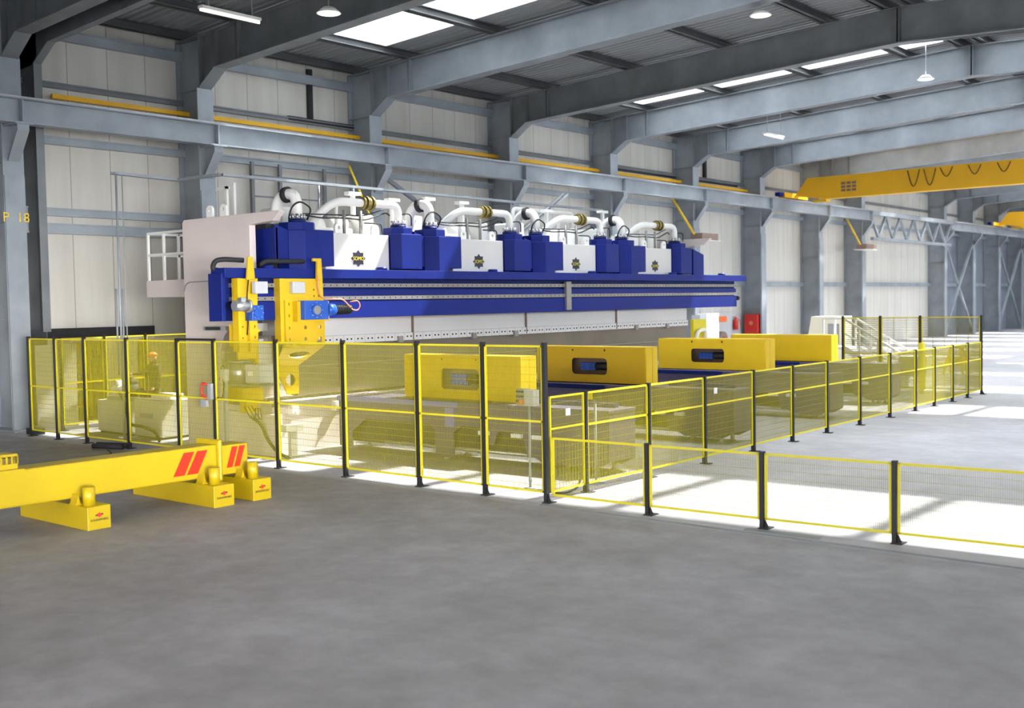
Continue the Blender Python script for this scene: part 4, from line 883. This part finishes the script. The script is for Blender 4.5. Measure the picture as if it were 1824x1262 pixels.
# shelf with goods in the opening
t = thing('storage_rack', 'small storage rack in the wall opening behind the left fence', 'rack', (-27.8, 14.8, 0))
m = MB()
for yv in (14.2, 15.3):
    for xv in (-28.2, -27.4): m.box(xv-0.03, yv-0.03, 0, xv+0.03, yv+0.03, 1.9)
for z in (0.3, 0.95, 1.45, 1.9): m.box(-28.2, 14.2, z-0.032, -27.4, 15.3, z)
m.build('rack_frame', 'crane_yellow', t)
cols = ['lamp_white', 'orange', 'motor_blue', 'lamp_white', 'grey', 'cable', 'lamp_white', 'grey_box']
cname = ['white', 'orange', 'blue', 'white', 'grey', 'pale orange', 'white', 'light grey']
ci = 0
for z in (0.3, 0.95, 1.45):
    yv = 14.25; nth = 0
    while yv < 15.15:
        wv = random.uniform(0.1, 0.24); hv = random.uniform(0.15, 0.36)
        o = MB().box(-27.9, yv, z, -27.5, yv+wv, z+hv).build('carton', cols[ci % 8], bevel=0.01)
        nth += 1
        tag(o, 'small %s carton on the %s shelf of the storage rack, %s from the left' % (cname[ci % 8], {0.3: 'bottom', 0.95: 'middle', 1.45: 'top'}[z], ['first', 'second', 'third', 'fourth', 'fifth', 'sixth', 'seventh', 'eighth'][nth-1]), 'box', 'cartons on the storage rack'); ci += 1; yv += wv+0.03
# person: one continuous skinned body
def person():
    root = thing('person', 'person in olive-brown workwear and orange cap standing behind the left fence with one arm out', 'person', (-23.9, 15.0, 0))
    base = Vector((-23.9, 15.0, 0))
    V = [(0, 0, .95), (0, 0, 1.15), (0, 0, 1.38), (0, 0, 1.48), (0.0, -0.01, 1.56),              # 0 pelvis,1 waist,2 chest,3 neck,4 head base
         (0.0, -0.02, 1.70), (0.19, 0, 1.42), (0.26, -0.02, 1.15), (0.22, -0.16, 0.93),            # 5 head top, right arm 6,7,8
         (-0.19, 0, 1.42), (-0.34, -0.12, 1.24), (-0.58, -0.24, 1.22),                           # left arm 9,10,11 reaching
         (0.1, 0, .9), (0.12, -0.02, .5), (0.12, 0.02, .1), (0.13, -0.14, .045),               # right leg
         (-0.1, 0, .9), (-0.13, -0.02, .5), (-0.13, 0.02, .1), (-0.15, -0.14, .045)]
    R = [.15, .14, .16, .065, .09, .085, .075, .052, .036, .075, .05, .034, .1, .07, .05, .042, .1, .07, .05, .042]
    E = [(0, 1), (1, 2), (2, 3), (3, 4), (4, 5), (2, 6), (6, 7), (7, 8), (2, 9), (9, 10), (10, 11), (0, 12), (12, 13), (13, 14), (14, 15), (0, 16), (16, 17), (17, 18), (18, 19)]
    me = bpy.data.meshes.new('body'); me.from_pydata(V, E, []); me.update()
    o = bpy.data.objects.new('body', me); COL.objects.link(o); o.parent = root
    me.materials.append(M['work_cloth'])
    sk = o.modifiers.new('skin', 'SKIN'); sk.use_smooth_shade = True
    for i, r in enumerate(R): me.skin_vertices[0].data[i].radius = (r, r*0.8)
    me.skin_vertices[0].data[0].use_root = True
    o.modifiers.new('sub', 'SUBSURF').levels = 2; o.modifiers['sub'].render_levels = 2
    WL[o.name] = base
    # head skin, cap, hands
    def P(x, y, z): return base+Vector((x, y, z))
    f = MB().sphere(P(0, -0.03, 1.64), 0.1, 18, 12, (0.85, 1.0, 1.2)); f.sphere(P(0, -0.135, 1.62), 0.018, 8, 6, (1, 1.2, 1.3))
    for sx in (-1, 1): f.sphere(P(sx*0.088, -0.02, 1.63), 0.025, 8, 6, (0.4, 0.8, 1.2))
    f.build('face', 'skin', root)
    e = MB()
    for sx in (-1, 1): e.sphere(P(sx*0.034, -0.122, 1.65), 0.011, 8, 6)
    e.box(*(P(-0.025, -0.132, 1.578)), *(P(0.025, -0.118, 1.584))); e.build('facial_features', 'text_dark', root)
    c = MB().sphere(P(0, -0.02, 1.70), 0.105, 18, 10, (0.95, 1.08, 0.65)).cyl(P(0, -0.14, 1.69), P(0, -0.14, 1.7), 0.07, 16); c.build('cap', 'orange', root)
    for (hx, hy, hz, dx, dy, dz) in ((-0.6, -0.25, 1.22, -1, -0.35, 0), (0.215, -0.18, 0.9, -0.1, -0.5, -0.8)):
        d = Vector((dx, dy, dz)).normalized(); s = d.cross(Vector((0, 0, 1))).normalized(); u = s.cross(d)
        h = MB(); o0 = P(hx, hy, hz); h.tube([o0-d*0.03, o0+d*0.03, o0+d*0.08], [0.026, 0.038, 0.034], 10)
        for j in range(4):
            q0 = o0+d*0.07+s*(j-1.5)*0.018; l = (0.07, 0.08, 0.075, 0.06)[j]
            h.tube([q0, q0+d*l*0.5-u*0.006, q0+d*l-u*0.025], [0.009, 0.0085, 0.007], 8)
        h.tube([o0+s*0.03, o0+s*0.055+d*0.03, o0+s*0.058+d*0.065], [0.011, 0.01, 0.008], 8); h.build('hand', 'skin', root)
    for sx in (-1, 1): MB().sphere(P(sx*0.14, -0.1, 0.045), 0.1, 14, 8, (0.5, 1.35, 0.45)).build('shoe', 'black', root)
person()
# bits on the floor
for i, (x, y, lab) in enumerate([(-20.75, 12.0, 'dark rounded foam bar on the floor by the left fence, rear of the pair'), (-20.6, 11.82, 'dark rounded foam bar on the floor by the left fence, front of the pair')]):
    o = MB().tube([(x-0.38, y-0.1, 0.05), (x+0.38, y+0.12, 0.05)], 0.05, 10).build('foam_bar', 'rubber'); tag(o, lab, 'foam bar', 'dark foam bars on the floor')
o = MB().tube([(-20.4, 11.7, 0.01), (-19.7, 11.4, 0.01), (-19.5, 10.8, 0.01), (-19.0, 10.2, 0.01)], 0.012, 6, 0.2).build('floor_cable', 'rubber'); tag(o, 'thin black cable on the floor between the foam bars and the long girder', 'cable')
t = thing('rubber_pad', 'dark block at the foot of the leftmost fence post', 'block', (-24.5, 12.2, 0)); MB().box(-24.75, 12.2, 0, -24.35, 12.45, 0.14).build('pad', 'rubber', t, bevel=0.01)
# interlock, junction box and stand at the gate post
t = thing('gate_interlock', 'gate interlock switch with red handle on the black gate post', 'switch', (-17.35, 12.05, 1.3))
MB().box(-17.4, 12.0, 1.12, -17.28, 12.06, 1.42).build('switch_body', 'grey', t, bevel=0.01)
MB().tube([(-17.38, 12.0, 1.4), (-17.55, 12.0, 1.42), (-17.57, 12.0, 1.2), (-17.45, 12.0, 1.16)], 0.022, 8, 0.04).build('handle', 'red', t)
MB().box(-17.62, 12.0, 0.98, -17.45, 12.06, 1.12).build('latch', 'grey', t)
t = thing('control_column', 'slim grey column with small white push-button box beside the gate post', 'control box', (-17.12, 12.2, 0))
MB().box(-17.16, 12.18, 0, -17.1, 12.24, 1.45).box(-17.22, 12.14, 0, -17.04, 12.28, 0.015).build('column', 'galv', t)
bx = MB().box(-17.2, 12.15, 1.45, -17.06, 12.25, 1.68).build('box', 'grey_box', t, bevel=0.008)
MB().cyl((-17.2, 12.2, 1.5), (-17.26, 12.2, 1.5), 0.035, 14).build('push_button', 'orange', bx)
MB().tube([(-17.13, 12.2, 1.68), (-17.15, 12.2, 1.76), (-17.2, 12.18, 1.7), (-17.08, 12.15, 1.4), (-17.1, 12.13, 1.15), (-17.25, 12.1, 1.15)], 0.014, 8, 0.05).build('cable', 'rubber', t)
# pendant control station behind fence, right
t = thing('control_station', 'grey operator control box with black buttons and orange stop on a thin pole', 'control box', (-10.55, 12.9, 0))
MB().cyl((-10.5, 12.9, 0), (-10.5, 12.9, 1.28), 0.018, 10).cyl((-10.5, 12.9, 0), (-10.5, 12.9, 0.015), 0.09, 16).cyl((-10.5, 12.9, 0.1), (-10.5, 12.9, 0.16), 0.03, 10).build('pole', 'galv', t)
bx = MB().box(-10.72, 12.86, 1.25, -10.56, 13.0, 1.5).build('panel_box', 'grey', t, bevel=0.006); MB().box(-10.56, 12.86, 1.25, -10.38, 13.0, 1.49).build('panel_side', 'grey_box', t, bevel=0.006)
for i in range(3):
    for j in range(3):
        if not (i == 2 and j > 0): MB().cyl((-10.69+j*0.05, 12.86, 1.46-i*0.07), (-10.69+j*0.05, 12.835, 1.46-i*0.07), 0.017, 10).build('push_button', 'black', bx)
MB().cyl((-10.61, 12.86, 1.3), (-10.61, 12.82, 1.3), 0.035, 16).build('stop_button', 'orange', bx)
t = thing('emergency_stop', 'small yellow and black stop box with orange button on a pole behind the corner fence', 'control box', (-9.93, 13.8, 0))
MB().cyl((-9.93, 13.8, 0), (-9.93, 13.8, 1.3), 0.02, 10).box(-10.02, 13.7, 0, -9.84, 13.9, 0.012).build('pole', 'galv', t)
bx = MB().box(-10.03, 13.75, 1.3, -9.94, 13.85, 1.42).build('box', 'fence_yellow', t, bevel=0.005); MB().box(-9.94, 13.75, 1.3, -9.84, 13.85, 1.42).build('box_back', 'black', t)
MB().cyl((-10.03, 13.8, 1.36), (-10.07, 13.8, 1.36), 0.03, 14).build('stop_button', 'orange', bx)
t = thing('floor_stop', 'small black curved gate stop on the floor beside the corner post', 'gate stop', (-9.8, 13.1, 0))
MB().tube([(-9.75, 12.5, 0.06), (-9.72, 12.75, 0.02), (-9.7, 13.0, 0.06), (-9.7, 13.1, 0.2)], 0.018, 8, 0.08).build('hook', 'rubber', t)
for i, (x, y) in enumerate([(-9.55, 12.55), (-9.55, 16.75)]):
    o = MB().box(x, y, 1.18, x+0.012, y+0.1, 1.28).build('inspection_tag', 'lamp_white'); tag(o, ['small white tag on the mesh of the first side fence panel', 'small white tag on the mesh of the third side fence panel'][i], 'tag', 'white tags on the side fence')

# ================================================================ FAR AREA
# white stairs and platform
t = thing('access_stairs', 'white steel access stairs with handrails behind the far right fence', 'stairs', (-13.8, 34.3, 0))
ys0, ys1 = 33.9, 34.8
m = MB()
for yv in (ys0, ys1): m.bar((-14.6, yv, 1.15), (-12.75, yv, 0.1), 0.04, 0.18)
m.build('stringer', 'white', t)
m = MB()
for i in range(6): f_ = (i+0.5)/6; m.box(-14.6+f_*1.85-0.12, ys0, 1.15-f_*1.05, -14.6+f_*1.85+0.12, ys1, 1.18-f_*1.05)
m.build('treads', 'white', t)
m = MB()
for yv in (ys0, ys1):
    m.bar((-14.6, yv, 2.1), (-12.75, yv, 1.0), 0.06).bar((-14.6, yv, 1.65), (-12.75, yv, 0.55), 0.04).bar((-15.3, yv, 2.1), (-14.6, yv, 2.1), 0.05)
    for xx, z0_, z1_ in ((-12.8, 0, 1.05), (-13.5, 0.5, 1.45), (-14.1, 0.85, 1.8), (-14.6, 0, 2.1), (-15.3, 0, 2.1)): m.box(xx-0.03, yv-0.03, z0_, xx+0.03, yv+0.03, z1_)
m.build('handrail', 'white', t)
MB().box(-15.4, ys0, 1.12, -14.55, ys1, 1.2).build('landing', 'white', t)
t = thing('control_cabinet', 'tall cream control cabinet with slanted side left of the white stairs', 'cabinet', (-16.2, 36, 0))
MB().prism([(-16.9, 35.6, 0), (-15.4, 35.6, 0), (-15.4, 35.6, 2.15), (-16.5, 35.6, 2.15)], (0, 0.8, 0)).build('body', 'cream', t); MB().box(-15.9, 35.58, 1.2, -15.5, 35.6, 1.9).build('window', 'grey', t)
t = thing('parts_box', 'beige box on a white stand right of the stairs behind the side fence', 'box', (-12.4, 33.9, 0))
MB().box(-12.75, 33.6, 0.35, -11.9, 34.3, 0.95).build('box', 'beige', t, bevel=0.01); MB().box(-12.7, 33.65, 0, -12.6, 34.25, 0.35).box(-12.05, 33.65, 0, -11.95, 34.25, 0.35).build('stand', 'white', t)
t = thing('bollard', 'yellow round bollard post behind the far side fence', 'post', (-11.35, 31.7, 0))
MB().cyl((-11.35, 31.7, 0.12), (-11.35, 31.7, 1.45), 0.1, 16).build('post', 'fence_yellow', t); MB().cyl((-11.35, 31.7, 0), (-11.35, 31.7, 0.12), 0.06, 12).build('foot', 'grey', t)
t = thing('yellow_trestle', 'yellow trestle beyond the far right fence, right of the bollard', 'trestle', (-13.2, 40.3, 0))
m = MB()
for sx in (-0.35, 0.35): m.bar((-13.2+sx, 39.9, 0), (-13.2+sx*0.4, 40.2, 0.95), 0.07).bar((-13.2+sx, 40.7, 0), (-13.2+sx*0.4, 40.4, 0.95), 0.07)
m.box(-13.45, 40.1, 0.3, -12.95, 40.5, 0.6).box(-13.4, 40.15, 0.92, -13.0, 40.45, 0.98); m.build('frame', 'yellow', t)
# fire equipment on the wall
t = thing('hydrant_cabinet', 'red fire hydrant cabinet on the column beyond the press', 'cabinet', (-25.95, 49.4, 0.92))
MB().box(-26.3, 49.2, 0.92, -25.6, 49.585, 2.03).build('body', 'red', t, bevel=0.02); MB().cyl((-25.95, 49.2, 1.6), (-25.95, 49.18, 1.6), 0.1, 14).build('dial', 'cable', t)
t = thing('safety_board', 'white safety board with signs on the wall beyond the right end of the press', 'board', (-26.55, 47.5, 0.2))
MB().box(-26.6, 45.8, 0.2, -26.53, 49.2, 2.12).build('board', 'grey_box', t); MB().box(-26.53, 47.1, 1.7, -26.5, 47.8, 1.97).build('sign', 'orange', t); MB().box(-26.53, 46.1, 1.55, -26.51, 46.45, 1.97).build('green_sign', 'clad_dark', t)
o = MB().cyl((-26.4, 48.5, 1.3), (-26.4, 48.5, 1.76), 0.125, 14).cyl((-26.4, 48.5, 1.76), (-26.4, 48.5, 1.92), 0.05, 10).tube([(-26.4, 48.5, 1.87), (-26.3, 48.78, 1.76), (-26.3, 48.82, 1.45)], 0.02, 6, 0.1).build('fire_extinguisher', 'red'); tag(o, 'red fire extinguisher hanging on the white safety board', 'extinguisher')
t = thing('hose_reel', 'dark red hose reel low on the white safety board', 'hose reel', (-26.45, 47.2, 0.85)); MB().cyl((-26.525, 47.2, 0.87), (-26.33, 47.2, 0.87), 0.38, 24).build('reel', 'brown_box', t); MB().cyl((-26.33, 47.2, 0.87), (-26.28, 47.2, 0.87), 0.12, 16).build('hub', 'red', t)
t = thing('switch_cabinet', 'tall white cabinet standing behind the right end of the press', 'cabinet', (-22.0, 38.3, 0))
MB().box(-22.3, 37.9, 0, -21.9, 38.9, 2.25).build('body', 'white', t, bevel=0.02); MB().box(-22.32, 37.5, 0, -21.95, 37.9, 2.2).build('side_door', 'grey_box', t)

# lay a few more details: flat grate plate beside the low fence
t = thing('floor_grate', 'small dark grate plate flush in the floor by the second low fence post', 'grate', (-5.9, 12.2, 0)); MB().box(-6.45, 12.0, 0.0, -5.5, 12.12, 0.006).build('plate', 'galv_dk', t)
